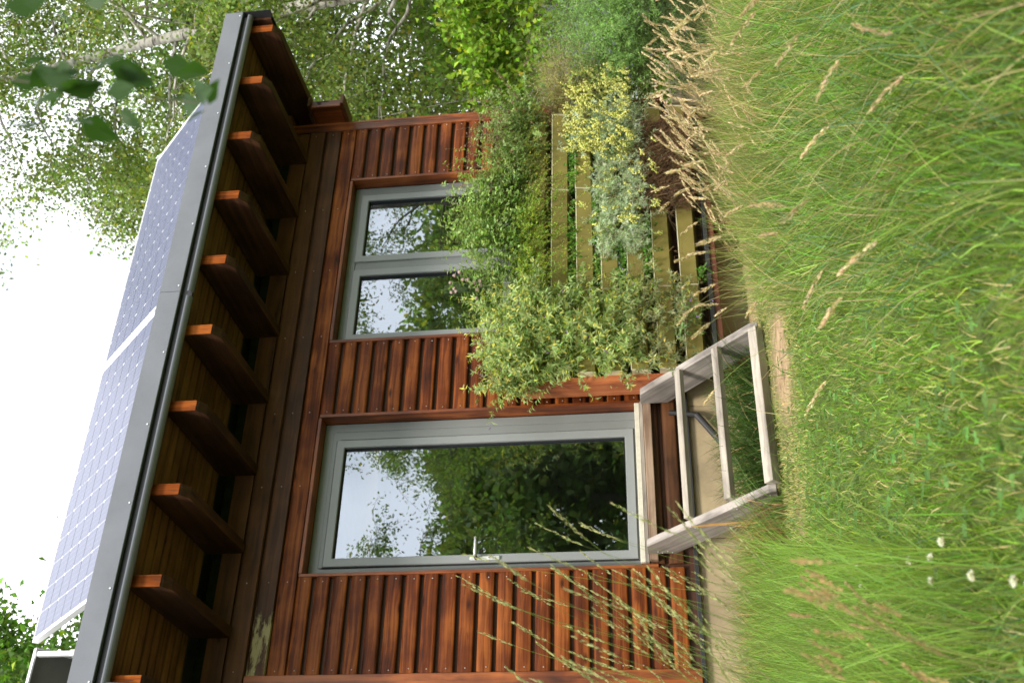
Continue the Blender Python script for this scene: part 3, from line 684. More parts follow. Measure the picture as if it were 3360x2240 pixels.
for x in (-0.365, 0.365, 1.284, 2.043):
    box('post', x, x+0.062, -0.126 if x > 0 else -0.26, -0.06 if x > 0 else -0.10, -0.10 if x < 0 else -0.33, 0.96, 'post', pl, 0.004)
box('bottom_rail', -0.30, 2.04, -0.30, -0.13, -0.362, -0.333, 'rubber', pl, 0.003)
box('bottom_rail', -0.30, 2.04, -0.285, -0.14, -0.405, -0.3635, 'redbrown', pl, 0.003)
for x in (-0.22, 0.90, 1.90):
    box('leg', x, x+0.09, -0.22, -0.13, -0.66, -0.4055, 'redbrown', pl, 0.003)

# ------------------------------------------------------------------ trees
def bez(p0, p1, p2, K):
    t = np.linspace(0, 1, K)[:, None]; return (1-t)**2*p0+2*t*(1-t)*p1+t*t*p2
def tree(name, base, path, r0, label, cat, group, nbranch, blen, nleaf, leafL, leafW, col, seed, bark='bark', droop=0.25, z0=0.3, spread=0.16,
         clus=None, amt=0.28, simple=True, upw=0.35, twigs=7, hang=0.0, lean=None):
    """trunk along path, limbs, twigs, and leaves gathered round the twigs"""
    r = np.random.default_rng(seed); root = empty(name, base, label, cat, group)
    base = np.array(base, float); path = np.array(path, float); K = 14
    # resample trunk
    seg = np.linalg.norm(np.diff(path, axis=0), axis=1); s = np.concatenate([[0], np.cumsum(seg)]); u = np.linspace(0, s[-1], K)
    tp = np.stack([np.interp(u, s, path[:, i]) for i in range(3)], 1); tp[1:-1] += r.normal(0, 0.03, (K-2, 3))*r0*4
    rad = r0*(1-np.linspace(0, 1, K))**0.8+r0*0.06
    t = Veg(); t.tubes(tp[None], rad[None], np.array([[1, 1, 1.]]), 10)
    B = []; TW = []
    for i in range(nbranch):
        f = z0+(0.98-z0)*(i+r.random())/nbranch; a = r.random()*2*np.pi
        p0 = np.array([np.interp(f, np.linspace(0, 1, K), tp[:, k]) for k in range(3)])
        L = blen*(1.15-0.75*f)*(0.7+0.6*r.random())
        d = np.array([math.cos(a), math.sin(a), upw+0.5*r.random()]); d /= np.linalg.norm(d)
        if lean is not None: d = nrm((d+np.array(lean)*0.5)[None])[0]
        p1 = p0+d*L*0.55; p2 = p0+d*L+np.array([0, 0, -droop*L])
        b = bez(p0, p1, p2, 8); b[1:] += r.normal(0, 0.03*L/2, (7, 3)); B.append((b, r0*0.34*(1-f*0.6)))
        for j in range(twigs):
            g_ = 0.25+0.75*(j+r.random())/twigs; q = np.array([np.interp(g_, np.linspace(0, 1, 8), b[:, k]) for k in range(3)])
            dd = nrm((d+r.normal(0, 0.8, 3))[None])[0]; l2 = L*0.38*(0.5+r.random())
            TW.append(bez(q, q+dd*l2*0.5, q+dd*l2+np.array([0, 0, -(droop*0.8+hang)*l2]), 6))
    bb = np.stack([b for b, _ in B]); br = np.array([q for _, q in B])[:, None]*(1-np.linspace(0, 0.9, 8))[None]
    t.tubes(bb, br, np.ones((len(bb), 3)), 6)
    tw = np.stack(TW); t.tubes(tw, (r0*0.05*(1-np.linspace(0, 0.8, 6)))[None].repeat(len(tw), 0)+0.002, np.ones((len(tw), 3)), 3)
    t.build('trunk', bark, root, tuple(base), True)
    # leaves: picked points along twigs, spread
    cl = Veg(); idx = r.integers(0, len(tw), nleaf); k = np.clip(r.beta(2.2, 1.2, nleaf)*5, 0, 4.99); k0 = k.astype(int); fr = (k-k0)[:, None]
    P = tw[idx, k0]*(1-fr)+tw[idx, k0+1]*fr+r.normal(0, 1, (nleaf, 3))*spread*np.array([1, 1, 0.8])
    if hang: P[:, 2] -= np.abs(r.normal(0, hang*0.5, nleaf))
    tone = np.exp(r.normal(0, 0.22, len(tw)))[idx][:, None]
    d = nrm(r.normal(0, 1, (nleaf, 3))*np.array([1, 1, 0.7])+np.array([0, 0, -0.7]))
    C = jit(col, nleaf, amt, r)*tone; yel = r.random(nleaf) < 0.06; C[yel] = C[yel]*np.array([1.9, 1.35, 0.7])
    cl.leaves(P, d, randdir(nleaf, r)+np.array([0, 0, 0.6]), leafL*(0.6+0.7*r.random(nleaf)), leafW*(0.6+0.7*r.random(nleaf)), np.clip(C, 0.003, 0.8), simple=simple)
    cl.build('crown', 'leaf', root, tuple(base))
    return root
GR = (0.085, 0.135, 0.030)
# birch rising behind the far end of the roof
tree('birch_tree', (5.95, 1.25, GZ), [(5.95, 1.25, GZ), (5.62, 1.2, 1.8), (5.40, 1.16, 3.7), (5.1, 1.2, 5.2), (4.7, 1.25, 6.9), (4.5, 1.2, 8.6), (4.5, 1.3, 10.5)], 0.085,
     'tall birch with white bark leaning over the end of the roof', 'tree', None, 56, 3.0, 115000, 0.047, 0.036, (0.17, 0.235, 0.06), 5, 'birchbark', 0.28, 0.26, 0.14, hang=0.35)
woods = [
    ((8.6, 3.4), 7.4, 0.17, 'broad woodland tree directly behind the white-barked birch', (0.12, 0.185, 0.045), 2.8, 40000, 0.075),
    ((12.5, 5.2), 8.2, 0.2, 'tallest dark green woodland tree, farthest behind the birch', (0.095, 0.15, 0.04), 3.4, 36000, 0.11),
    ((7.0, 5.6), 7.6, 0.17, 'yellow green woodland tree behind the roof between birch and solar panels', (0.15, 0.21, 0.055), 2.6, 30000, 0.080),
    ((13.5, 2.5), 7.2, 0.2, 'dark woodland tree beyond the bright hazel bush at the edge of the garden', (0.085, 0.145, 0.035), 3.6, 34000, 0.11),
    ((9.8, 8.8), 6.6, 0.2, 'woodland tree with a wide crown half hidden by the yellow green tree', (0.12, 0.17, 0.05), 3.4, 24000, 0.11),
]
for i, ((x, y), h, r0, lab, c, bl, nl, ls) in enumerate(woods):
    tree('woodland_tree', (x, y, GZ), [(x, y, GZ), (x+0.1, y+0.1, h*0.5), (x-0.2, y, h)], r0, lab, 'tree', 'woodland trees beyond the house corner', 34, bl, nl, ls, ls*0.72, c, 30+i,
         'bark', 0.25, 0.10, 0.30, upw=0.2, twigs=6)
# low bright bush and darker undergrowth beyond the corner
tree('hazel_bush', (4.5, 0.75, GZ), [(4.5, 0.75, GZ), (4.5, 0.75, 0.6), (4.4, 0.8, 1.7)], 0.035, 'bright yellow green leafy bush beyond the planter end', 'bush', None, 34, 1.35, 9000, 0.075, 0.05,
     (0.19, 0.31, 0.035), 51, 'bark', 0.25, 0.08, 0.12, simple=False, upw=0.6)
tree('hazel_bush', (6.6, 2.1, GZ), [(6.6, 2.1, GZ), (6.6, 2.1, 0.8), (6.5, 2.2, 2.3)], 0.04, 'mid green leafy bush deeper in the wood behind the bright bush', 'bush', None, 34, 1.9, 12000, 0.08, 0.055,
     (0.12, 0.20, 0.04), 52, 'bark', 0.25, 0.05, 0.16, upw=0.5)
tree('elder_bush', (3.6, -0.05, GZ), [(3.6, -0.05, GZ), (3.6, -0.05, -0.1), (3.6, 0.0, 0.5)], 0.025, 'low dark green bush at the foot of the wood beside the lavender', 'bush', None, 26, 0.8, 7000, 0.05, 0.03,
     (0.07, 0.12, 0.03), 53, 'bark', 0.2, 0.02, 0.10, upw=0.5)
# leafy tree above the low end of the roof
tree('garden_tree', (-0.3, 6.6, GZ), [(-0.3, 6.6, GZ), (-0.3, 6.6, 4.0), (-0.4, 6.5, 8.6)], 0.16, 'glossy green leafy tree standing behind the low end of the roof', 'tree', None, 40, 2.9, 34000, 0.105, 0.062,
     (0.085, 0.175, 0.025), 61, 'bark', 0.12, 0.30, 0.18, simple=False, upw=0.8, twigs=7)
# trees across the garden, seen mirrored in the glass
mir = [((3.1, -13.2), 6.4, 'low branching tree across the garden mirrored beside the door handle', (0.22, 0.31, 0.07), 2.2, 9000, 0.075, 'bark', 0.40, 0.11),
       ((6.7, -12.2), 7.4, 'slender tree across the garden mirrored in the door glass', (0.22, 0.31, 0.07), 2.9, 16000, 0.070, 'bark', 0.40, 0.11),
       ((11.2, -11.5), 8.6, 'spreading tree across the garden mirrored in the window', (0.20, 0.28, 0.07), 3.0, 20000, 0.07, 'bark', 0.25, 0.12)]
for i, ((x, y), h, lab, c, bl, nl, ls, bk, z0, sp) in enumerate(mir):
    tree('garden_birch', (x, y, -0.5), [(x, y, -0.5), (x+0.3, y, h*0.5), (x+0.1, y+0.2, h)], 0.11, lab, 'tree', 'trees across the garden', 30, bl, nl, ls, ls*0.6, c, 70+i, bk, 0.35, z0, sp, hang=0.3)
for i, (x, y, h, lb) in enumerate([(-10.5, -1.0, 8.5, 'nearest the house side'), (-11.0, -6.0, 9.0, 'beside the low end of the garden'), (-9.5, 4.0, 9.0, 'behind the low end of the house'), (-8.0, -15.5, 9.0, 'across the garden corner')]):  # unseen dense trees added to keep low sky light off the rafters
    tree('light_blocking_tree', (x, y, -0.5), [(x, y, -0.5), (x, y, h*0.5), (x+0.2, y, h)], 0.2, 'unseen tall tree added to block side light, '+lb, 'tree', 'unseen trees added to block side light', 30, 4.0, 9000, 0.26, 0.18, (0.05, 0.08, 0.022), 95+i, 'bark', 0.2, 0.05, 0.45, upw=0.2, twigs=6)
for i, (x, y, h) in enumerate([(1.5, -21, 5.4), (5.0, -21.5, 6.2), (8.5, -20.5, 5.6), (12.0, -19.5, 6.4), (15.5, -17.5, 6.0), (18.5, -15.0, 6.6), (21, -12, 6.4)]):
    tree('hedgerow_tree', (x, y, -0.5), [(x, y, -0.5), (x, y, h*0.5), (x+0.2, y, h)], 0.15, 'dense dark green tree across the garden, '+['first of the row, nearest the steps end','second of the row','mirrored behind the door handle','mirrored beside the mullion','mirrored in the window corner','second last of the row','last of the row'][i], 'tree', 'hedgerow trees across the garden',
         34, 3.1, 24000, 0.24, 0.17, (0.22, 0.31, 0.09), 80+i, 'bark', 0.2, 0.02, 0.35, upw=0.2, twigs=6)

# young birch beside the camera: its lowest twig hangs into the view
yb = empty('young_birch', (-2.35, -7.05, -0.5), 'young birch twig with blurred green leaves hanging in front of the roof', 'tree')
t = Veg(); trunk = bez(np.array([-2.35, -7.05, -0.52]), np.array([-2.2, -7.1, 1.2]), np.array([-2.3, -7.0, 2.6]), 12)
t.tubes(trunk[None], np.linspace(0.035, 0.012, 12)[None], np.ones((1, 3)), 8)
twig = bez(np.array([-2.27, -7.03, 2.0]), np.array([-2.9, -6.2, 1.75]), np.array([-3.19, -5.77, 0.80]), 12)
tw2 = bez(np.array([-3.19, -5.77, 0.80]), np.array([-3.20, -5.74, 0.68]), np.array([-3.22, -5.73, 0.555]), 10)
tw3 = bez(np.array([-2.6, -6.55, 1.80]), np.array([-2.95, -6.0, 1.2]), np.array([-3.13, -5.79, 0.50]), 12)
t.tubes(twig[None], np.linspace(0.006, 0.0012, 12)[None], np.ones((1, 3)), 5)
t.tubes(tw2[None], np.linspace(0.0012, 0.0007, 10)[None], np.ones((1, 3)), 4)
t.tubes(tw3[None], np.linspace(0.004, 0.0007, 12)[None], np.ones((1, 3)), 4)
t.build('trunk', 'bark', yb, (-2.35, -7.05, -0.5), True)
NL = np.array([(-3.172, -5.741, 0.792), (-3.213, -5.767, 0.743), (-3.188, -5.758, 0.73), (-3.153, -5.696, 0.81), (-3.198, -5.777, 0.737), (-3.159, -5.732, 0.674), (-3.252, -5.787, 0.638), (-3.215, -5.759, 0.692), (-3.163, -5.685, 0.776), (-3.214, -5.741, 0.565), (-3.224, -5.732, 0.551), (-3.189, -5.702, 0.599), (-3.122, -5.697, 0.677), (-3.153, -5.672, 0.639), (-3.193, -5.782, 0.753), (-3.098, -5.781, 0.736), (-3.134, -5.809, 0.679), (-3.099, -5.757, 0.573), (-3.122, -5.689, 0.624), (-3.173, -5.655, 0.619), (-3.139, -5.819, 0.766), (-3.073, -5.666, 0.662), (-3.211, -5.763, 0.705)])
rl = np.random.default_rng(4)
tmpl_v = [(0, 0, 0), (-0.30, 0.30, 0.05), (-0.34, 0.45, 0.05), (-0.22, 0.70, 0.02), (0, 1.0, -0.10), (0.22, 0.70, 0.02), (0.34, 0.45, 0.05), (0.30, 0.30, 0.05), (0, 0.45, -0.01)]
lf = mesh_from([(x*0.040, y*0.040, z*0.040) for x, y, z in tmpl_v], [(8, i, i+1) for i in range(0, 7)]+[(8, 7, 0)], 'leaf')
ca = lf.color_attributes.new('Col', 'FLOAT_COLOR', 'POINT'); ca.data.foreach_set('color', [0.036, 0.085, 0.020, 1]*9)
extra = NL[rl.integers(0, 8, 10)]+rl.normal(0, 0.02, (10, 3))
for p in np.concatenate([NL, extra]):
    o = place(bpy.data.objects.new('leaf', lf), p, yb)
    d = Vector((rl.normal(0, .6), rl.normal(0, .6), -1.0+rl.normal(0, .5))); q = d.to_track_quat('Y', 'Z'); s_ = rl.uniform(0.75, 1.2)
    o.rotation_euler = (q.to_matrix() @ Matrix.Rotation(rl.uniform(-1.2, 1.2), 3, 'Y')).to_euler(); o.scale = (s_, s_, s_)

# ------------------------------------------------------------------ plants in the planter
def stems_plant(name, base, label, cat, n, root_fn, dir_fn, len_rng, col, leafL, leafW, per, seed, group=None, curve=-0.25, stemcol=(0.20, 0.17, 0.08), stem_r=0.0013,
                pair=True, leaf_from=0.15, amt=0.22, droop=0.2, yellow=0.0, K=8, tip=None, open_=0.9):
    """bush of leafy stems: root_fn gives n root points, dir_fn their headings"""
    r = np.random.default_rng(seed); root = empty(name, base, label, cat, group); base = np.array(base, float)
    R = root_fn(r, n); D = nrm(dir_fn(r, n)); L = r.uniform(*len_rng, n)[:, None]
    side = nrm(np.cross(D, randdir(n, r)))
    t = np.linspace(0, 1, K)[None, :, None]
    P = R[:, None]+D[:, None]*L[:, None]*t+np.array([0, 0, curve])[None, None]*(L[:, None]*t**2)+side[:, None]*L[:, None]*0.12*np.sin(t*3.1)
    P[:, 1:] += r.normal(0, 0.004, P[:, 1:].shape)
    s = Veg(); s.tubes(P, (stem_r*(1-0.6*np.linspace(0, 1, K)))[None].repeat(n, 0), jit(stemcol, n, 0.25, r), 3); s.build('stems', 'stem', root, tuple(base))
    f = leaf_from+(1-leaf_from)*r.random((n, per))**0.85; k = f*(K-1)*0.9999; k0 = k.astype(int); fr = (k-k0)[..., None]; ar = np.arange(n)[:, None]
    Q = P[ar, k0]*(1-fr)+P[ar, k0+1]*fr; T = nrm(P[ar, k0+1]-P[ar, k0]); rad = nrm(np.cross(T, randdir(n*per, r).reshape(n, per, 3)))
    d = T*0.55+rad*open_+np.array([0, 0, -droop]); nv = T+rad*-0.3+r.normal(0, .25, rad.shape)
    sz = (0.55+0.6*r.random((n, per)))*(1.1-0.35*f)
    C = jit(col, n*per, amt, r)*np.repeat(np.exp(r.normal(0, 0.15, n)), per)[:, None]
    if yellow:
        m = r.random(n*per) < yellow; C[m] = np.clip(C[m]*np.array([2.1, 1.5, 0.8]), 0, .8)
    g = Veg(); g.leaves(Q.reshape(-1, 3), d.reshape(-1, 3), nv.reshape(-1, 3), (leafL*sz).ravel(), (leafW*sz).ravel(), np.clip(C, .003, .8)); g.build('foliage', 'leaf', root, tuple(base))
    if tip: tip(r, P, root, base)
    return root
def uni(x0, x1, y0, y1, z0, z1): return lambda r, n: np.stack([r.uniform(x0, x1, n), r.uniform(y0, y1, n), r.uniform(z0, z1, n)], 1)
def head(dx, dy, dz, s=0.35): return lambda r, n: np.array([dx, dy, dz])+r.normal(0, s, (n, 3))
def rows(x0, x1, ks): return lambda r, n: np.stack([r.uniform(x0, x1, n), r.uniform(-0.275, -0.17, n), np.array([TOPS[k] for k in r.choice(ks, n)])-0.03], 1)
def purple_tips(prob, c=(0.30, 0.16, 0.46), k=5, rr=0.004):
    def f(r, P, root, base):
        m = P[r.random(len(P)) < prob]; m = m if len(m) else P[:1]
        pts = (m[:, -1][:, None]+(m[:, -1]-m[:, -2])[:, None]*r.uniform(-0.6, 1.0, (len(m), k, 1))+r.normal(0, 0.005, (len(m), k, 3))).reshape(-1, 3)
        g = Veg(); g.blobs(pts, rr*(0.6+0.8*r.random(len(pts))), jit(c, len(pts), 0.25, r)); g.build('blossom', 'petal', root, tuple(base))
    return f
SAGE = (0.32, 0.42, 0.165)
stems_plant('sage_bush', (-0.05, -0.22, 0.87), 'big silvery green sage bush crowding the planter end next to the door', 'plant', 330, uni(-0.27, 0.30, -0.27, -0.17, 0.60, 0.90), head(-0.1, -0.30, 1.0, 0.34), (0.28, 0.66), SAGE, 0.056, 0.0155, 44, 101,
            yellow=0.18, curve=-0.18, tip=purple_tips(0.10))
stems_plant('sage_bush', (0.10, -0.22, 0.50), 'sage bush spilling from the middle rows of the planter end', 'plant', 420, rows(-0.27, 0.36, [1, 2, 3, 4]), head(-0.05, -0.75, 0.55, 0.42), (0.16, 0.40), SAGE, 0.056, 0.0150, 26, 102,
            yellow=0.15, curve=-0.25, tip=purple_tips(0.05))
stems_plant('sage_bush', (0.20, -0.22, 0.0), 'straggly sage with bare twigs in the lowest rows beside the steps', 'plant', 150, rows(-0.25, 0.42, [4, 5, 6]), head(-0.1, -0.8, 0.55, 0.45), (0.15, 0.34), (0.27, 0.30, 0.15), 0.052, 0.0135, 20, 103,
            yellow=0.10, curve=-0.3, leaf_from=0.35)
stems_plant('sage_bush', (0.0, -0.24, -0.20), 'young leafy sage with mauve flowers low behind the steps', 'plant', 16, uni(-0.06, 0.16, -0.30, -0.22, -0.20, -0.12), head(-0.2, -0.9, -0.1, 0.35), (0.12, 0.26), (0.20, 0.30, 0.11), 0.052, 0.015, 18, 104,
            curve=-0.2, tip=purple_tips(0.35, (0.34, 0.20, 0.52), 6))
stems_plant('oregano', (0.95, -0.22, 0.87), 'tall fresh green oregano standing in front of the window', 'plant', 300, uni(0.58, 1.45, -0.28, -0.17, 0.72, 0.90), head(0.03, -0.14, 1.0, 0.20), (0.35, 0.82), (0.29, 0.41, 0.145), 0.046, 0.025, 32, 105,
            curve=-0.08, amt=0.2)
stems_plant('oregano', (1.75, -0.22, 0.87), 'paler oregano with dry brown flower heads near the house corner', 'plant', 320, uni(1.35, 2.15, -0.28, -0.17, 0.72, 0.90), head(0.02, -0.25, 1.0, 0.32), (0.25, 0.66), (0.26, 0.36, 0.13), 0.038, 0.021, 28, 106,
            curve=-0.15, tip=purple_tips(0.3, (0.26, 0.17, 0.12), 12, 0.006))
stems_plant('dried_oregano', (1.75, -0.24, 0.87), 'dry pinkish brown seed stems sticking up in front of the red boards', 'plant', 16, uni(1.55, 2.05, -0.28, -0.20, 0.75, 0.90), head(0.0, -0.12, 1.0, 0.14), (0.62, 0.85), (0.26, 0.17, 0.13), 0.010, 0.008, 50, 107,
            curve=-0.1, leaf_from=0.7, stemcol=(0.28, 0.17, 0.12))
stems_plant('thyme_cushion', (0.62, -0.27, 0.72), 'yellow green fine leaved thyme hanging over the upper boards', 'plant', 480, uni(0.36, 1.10, -0.30, -0.18, 0.86, 0.92), head(0.0, -0.50, 0.45, 0.5), (0.12, 0.36), (0.27, 0.40, 0.065), 0.0165, 0.0105, 38, 108,
            curve=-0.55, yellow=0.12, stemcol=(0.22, 0.12, 0.06), stem_r=0.0009)
stems_plant('thyme_cushion', (1.7, -0.27, 0.72), 'pale thyme cushion hanging below the oregano by the corner', 'plant', 300, uni(1.20, 2.12, -0.30, -0.18, 0.86, 0.92), head(0.0, -0.45, 0.5, 0.5), (0.10, 0.24), (0.26, 0.33, 0.10), 0.020, 0.013, 30, 109,
            curve=-0.6, yellow=0.2, stemcol=(0.20, 0.13, 0.09), stem_r=0.0009)
# chives: round pinkish heads on thin stalks
ch = empty('chives', (0.42, -0.24, 0.87), 'clump of chives with round pale pink heads in front of the window mullion', 'plant')
r = np.random.default_rng(7); n = 13; R = uni(0.36, 0.50, -0.27, -0.20, 0.86, 0.90)(r, n); tipv = R+np.stack([r.normal(0.03, 0.05, n), r.normal(-0.08, 0.03, n), r.uniform(0.34, 0.58, n)], 1)
P = np.stack([R*(1-t)+tipv*t+np.array([0, -0.03, 0])*math.sin(3.1*t) for t in np.linspace(0, 1, 7)], 1)
g = Veg(); g.tubes(P, np.full((1, 7), 0.0011), jit((0.14, 0.20, 0.08), n, 0.15, r), 3); g.build('stalks', 'stem', ch, (0.42, -0.24, 0.87))
for p in tipv:
    bm = bmesh.new(); bmesh.ops.create_icosphere(bm, subdivisions=2, radius=0.0125)
    for v in bm.verts: v.co *= 1+r.normal(0, 0.14)
    me = bpy.data.meshes.new('flower_head'); bm.to_mesh(me); bm.free(); me.materials.append(M['petal']); c = me.color_attributes.new('Col', 'FLOAT_COLOR', 'POINT')
    c.data.foreach_set('color', list(np.concatenate([jit((0.46, 0.34, 0.33), len(me.vertices), 0.12, r), np.ones((len(me.vertices), 1))], 1).ravel()))
    place(bpy.data.objects.new('flower_head', me), p, ch)
# curry plant: silver foliage with yellow spikes, hanging over the lower rows
def spikes(n, x, z, seed, up=(0, -0.6, 0.9)):
    def f(r, P, root, base):
        rr = np.random.default_rng(seed); pos = np.stack([rr.uniform(*x, n), rr.normal(-0.43, 0.05, n), rr.uniform(*z, n)], 1); ax = nrm(np.array(up)+rr.normal(0, 0.35, (n, 3)))
        m = 26; tt = rr.uniform(0, 1, (n, m, 1)); L = rr.uniform(0.04, 0.085, (n, 1, 1)); q = pos[:, None]+ax[:, None]*tt*L+rr.normal(0, 1, (n, m, 3))*0.0062*(1.15-tt*0.7)
        g = Veg(); g.blobs(q.reshape(-1, 3), 0.0064*(0.7+0.6*rr.random(n*m)), np.clip(jit((0.70, 0.70, 0.22), n*m, 0.16, rr), 0, .8))
        g.build('yellow_spikes', 'petal', root, tuple(base))
    return f
SILV = (0.46, 0.55, 0.40)
stems_plant('silver_curry_plant', (1.45, -0.27, 0.30), 'silver leaved curry plant with scattered yellow spikes over the middle boards', 'plant', 680, rows(0.66, 1.90, [3, 3, 4, 4]), head(0.0, -0.85, 0.25, 0.45), (0.12, 0.30), SILV, 0.040, 0.0080, 36, 110,
            curve=-0.35, tip=spikes(60, (0.78, 1.7), (-0.05, 0.50), 21), stemcol=(0.30, 0.32, 0.22))
stems_plant('silver_curry_plant', (2.05, -0.27, 0.45), 'silver plant thick with yellow flower spikes at the corner end of the planter', 'plant', 380, rows(1.60, 2.04, [2, 3, 3, 4]), head(0.45, -0.8, 0.2, 0.4), (0.12, 0.32), SILV, 0.040, 0.0080, 30, 111,
            curve=-0.3, tip=spikes(330, (1.50, 2.36), (0.12, 0.60), 22), stemcol=(0.30, 0.32, 0.22))
# dead brown root mat under it
stems_plant('dead_root_mat', (1.45, -0.27, 0.0), 'matted dead brown roots under the silver plant', 'plant', 1700, uni(1.00, 1.85, -0.37, -0.30, -0.24, 0.16), head(0.0, -0.55, -0.5, 0.6), (0.05, 0.14), (0.13, 0.075, 0.04), 0.016, 0.004, 12, 112,
            curve=-0.4, stemcol=(0.16, 0.095, 0.05), stem_r=0.0020, leaf_from=0.0)
stems_plant('thyme_cushion', (0.60, -0.30, 0.72), 'long trailing green sprays hanging over the second and third boards', 'plant', 46, uni(0.40, 1.25, -0.31, -0.24, 0.66, 0.90), head(0.0, -0.8, 0.1, 0.5), (0.22, 0.46), (0.27, 0.40, 0.085), 0.020, 0.0125, 44, 117,
            curve=-0.85, yellow=0.12, stemcol=(0.20, 0.13, 0.06), stem_r=0.0011)
stems_plant('dried_stalks', (0.55, -0.30, 0.1), 'thin bare brown stalks arching in front of the lower boards', 'plant', 60, uni(-0.1, 1.0, -0.33, -0.26, -0.2, 0.4), head(0.2, -0.6, 0.5, 0.6), (0.12, 0.34), (0.24, 0.17, 0.09), 0.012, 0.004, 4, 118,
            curve=-0.7, stemcol=(0.26, 0.17, 0.09), stem_r=0.0014, leaf_from=0.5)
# small fresh greens in the joints between boards
spots = [(0.62, 1, 22, 0.5), (0.95, 1, 16, 0.4), (1.45, 1, 34, 0.30), (1.72, 1, 34, 0.28), (1.10, 2, 30, 0.35), (0.70, 2, 36, 0.45), (0.50, 3, 26, 0.30), (0.72, 3, 30, 0.25), (0.55, 4, 20, 0.2), (0.80, 4, 30, 0.24), (0.48, 6, 10, 0.12), (1.8, 2, 26, 0.3)]
labs = ['under the thyme', 'below the oregano stems', 'lush, in the second joint beside the silver plant', 'lush, in the second joint near the corner', 'between second and third board behind the silver plant', 'along the third board middle',
        'in the third gap by the sage', 'in the third gap centre', 'in the fourth gap by the sage', 'trailing from the fourth gap', 'tiny, in the lowest gap', 'behind the yellow spikes']
for i, ((x, k, n, w), lb) in enumerate(zip(spots, labs)):
    z = TOPS[k]-0.155
    stems_plant('small_herb', (x, -0.25, z), 'small bright green herb growing '+lb, 'plant', n*3, uni(x-w/2, x+w/2, -0.27, -0.18, z-0.01, z+0.02), head(0, -0.8, 0.35, 0.5), (0.05, 0.11), (0.13, 0.29, 0.045), 0.026, 0.019, 12, 120+i, 'small herbs in the joints of the planter', amt=0.3, leaf_from=0.3)
# lavender, dry thyme bush and grasses at the far end
stems_plant('lavender_bush', (2.75, -0.35, -0.1), 'feathery green lavender bush with faint violet tips past the planter end', 'plant', 1500, uni(2.45, 3.15, -0.60, -0.10, -0.15, 0.20), head(-0.12, -0.18, 0.85, 0.46), (0.35, 0.85), (0.25, 0.42, 0.12), 0.038, 0.0044, 34, 113,
            curve=-0.12, tip=purple_tips(0.35, (0.20, 0.16, 0.34), 6, 0.0042), leaf_from=0.2, stemcol=(0.16, 0.22, 0.09), stem_r=0.0010)
stems_plant('dry_thyme_bush', (2.42, -0.25, 0.45), 'straw coloured thin twigged bush between the planter and the lavender', 'plant', 900, uni(2.08, 2.55, -0.34, -0.12, 0.35, 0.62), head(0.25, -0.2, 0.75, 0.5), (0.20, 0.46), (0.38, 0.36, 0.14), 0.016, 0.007, 34, 114,
            curve=-0.1, stemcol=(0.33, 0.26, 0.15), leaf_from=0.1, tip=purple_tips(0.3, (0.45, 0.38, 0.36), 4, 0.004))
stems_plant('rosemary_bush', (2.9, 0.10, 0.5), 'dark feathery bush behind the straw coloured twigs', 'plant', 420, uni(2.65, 3.1, 0.0, 0.4, -0.1, 0.3), head(-0.05, 0, 1.0, 0.35), (0.6, 1.15), (0.085, 0.14, 0.055), 0.030, 0.0035, 36, 115, curve=-0.1, stem_r=0.001)
stems_plant('shade_fern', (2.55, -0.55, -0.35), 'dark green ferny growth low under the lavender', 'plant', 600, uni(2.1, 3.3, -0.80, -0.30, -0.58, -0.30), head(-0.1, -0.4, 0.8, 0.45), (0.2, 0.5), (0.065, 0.12, 0.035), 0.036, 0.006, 30, 116, curve=-0.3)

# ------------------------------------------------------------------ grass
def in_view(p, mx=0.36, extra=0.5, dmin=0.5):
    """keep only ground the photograph, or one taken a step to the side, could show"""
    q = p-CAMP; d = q@FWD; a = q@RGT; return (d > dmin) & (np.abs(a) < mx*d+extra)
def lat(p): q = p-CAMP; return (q@RGT)/np.maximum(q@FWD, 0.1), q@FWD
def ground_pts(n, r, x0=-6, x1=5.5, y0=-6.6, y1=-0.28, falloff=True):
    x = r.uniform(x0, x1, n); y = r.uniform(y0, y1, n); p = np.stack([x, y, ground_h(x, y)], 1)
    p = p[in_view(p)]
    # nothing grows under the steps' feet or in bare soil
    keep = r.random(len(p)) > soil_mask(p[:, 0], p[:, 1])*0.97
    return p[keep]
def blades(v, p, h, bend, w, col, r, K=4, leand=None, mi=0, spreadd=1.0, kink=0.0):
    n = len(p); a = r.random(n)*2*np.pi; ld = np.stack([np.cos(a), np.sin(a), np.zeros(n)], 1)*spreadd
    if leand is not None: ld = ld+leand
    t = np.linspace(0, 1, K)[None, :, None]; h = h[:, None, None]; bend = bend[:, None, None]
    path = p[:, None]+np.array([0, 0, 1.0])*h*t*(1-0.35*bend*t)+ld[:, None]*h*bend*t**1.8
    b = r.random(n)*2*np.pi; side = np.stack([np.cos(b), np.sin(b), np.zeros(n)], 1)
    tt = np.linspace(0, 1, K)[None, :, None]
    C = col[:, None]*(0.85+0.3*tt)          # colour runs from a darker base to a lighter tip
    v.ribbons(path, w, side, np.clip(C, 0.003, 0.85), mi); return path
LEFTWARD = -RGT*np.array([1, 1, 0])
r = np.random.default_rng(77)
G1 = (0.160, 0.262, 0.036)
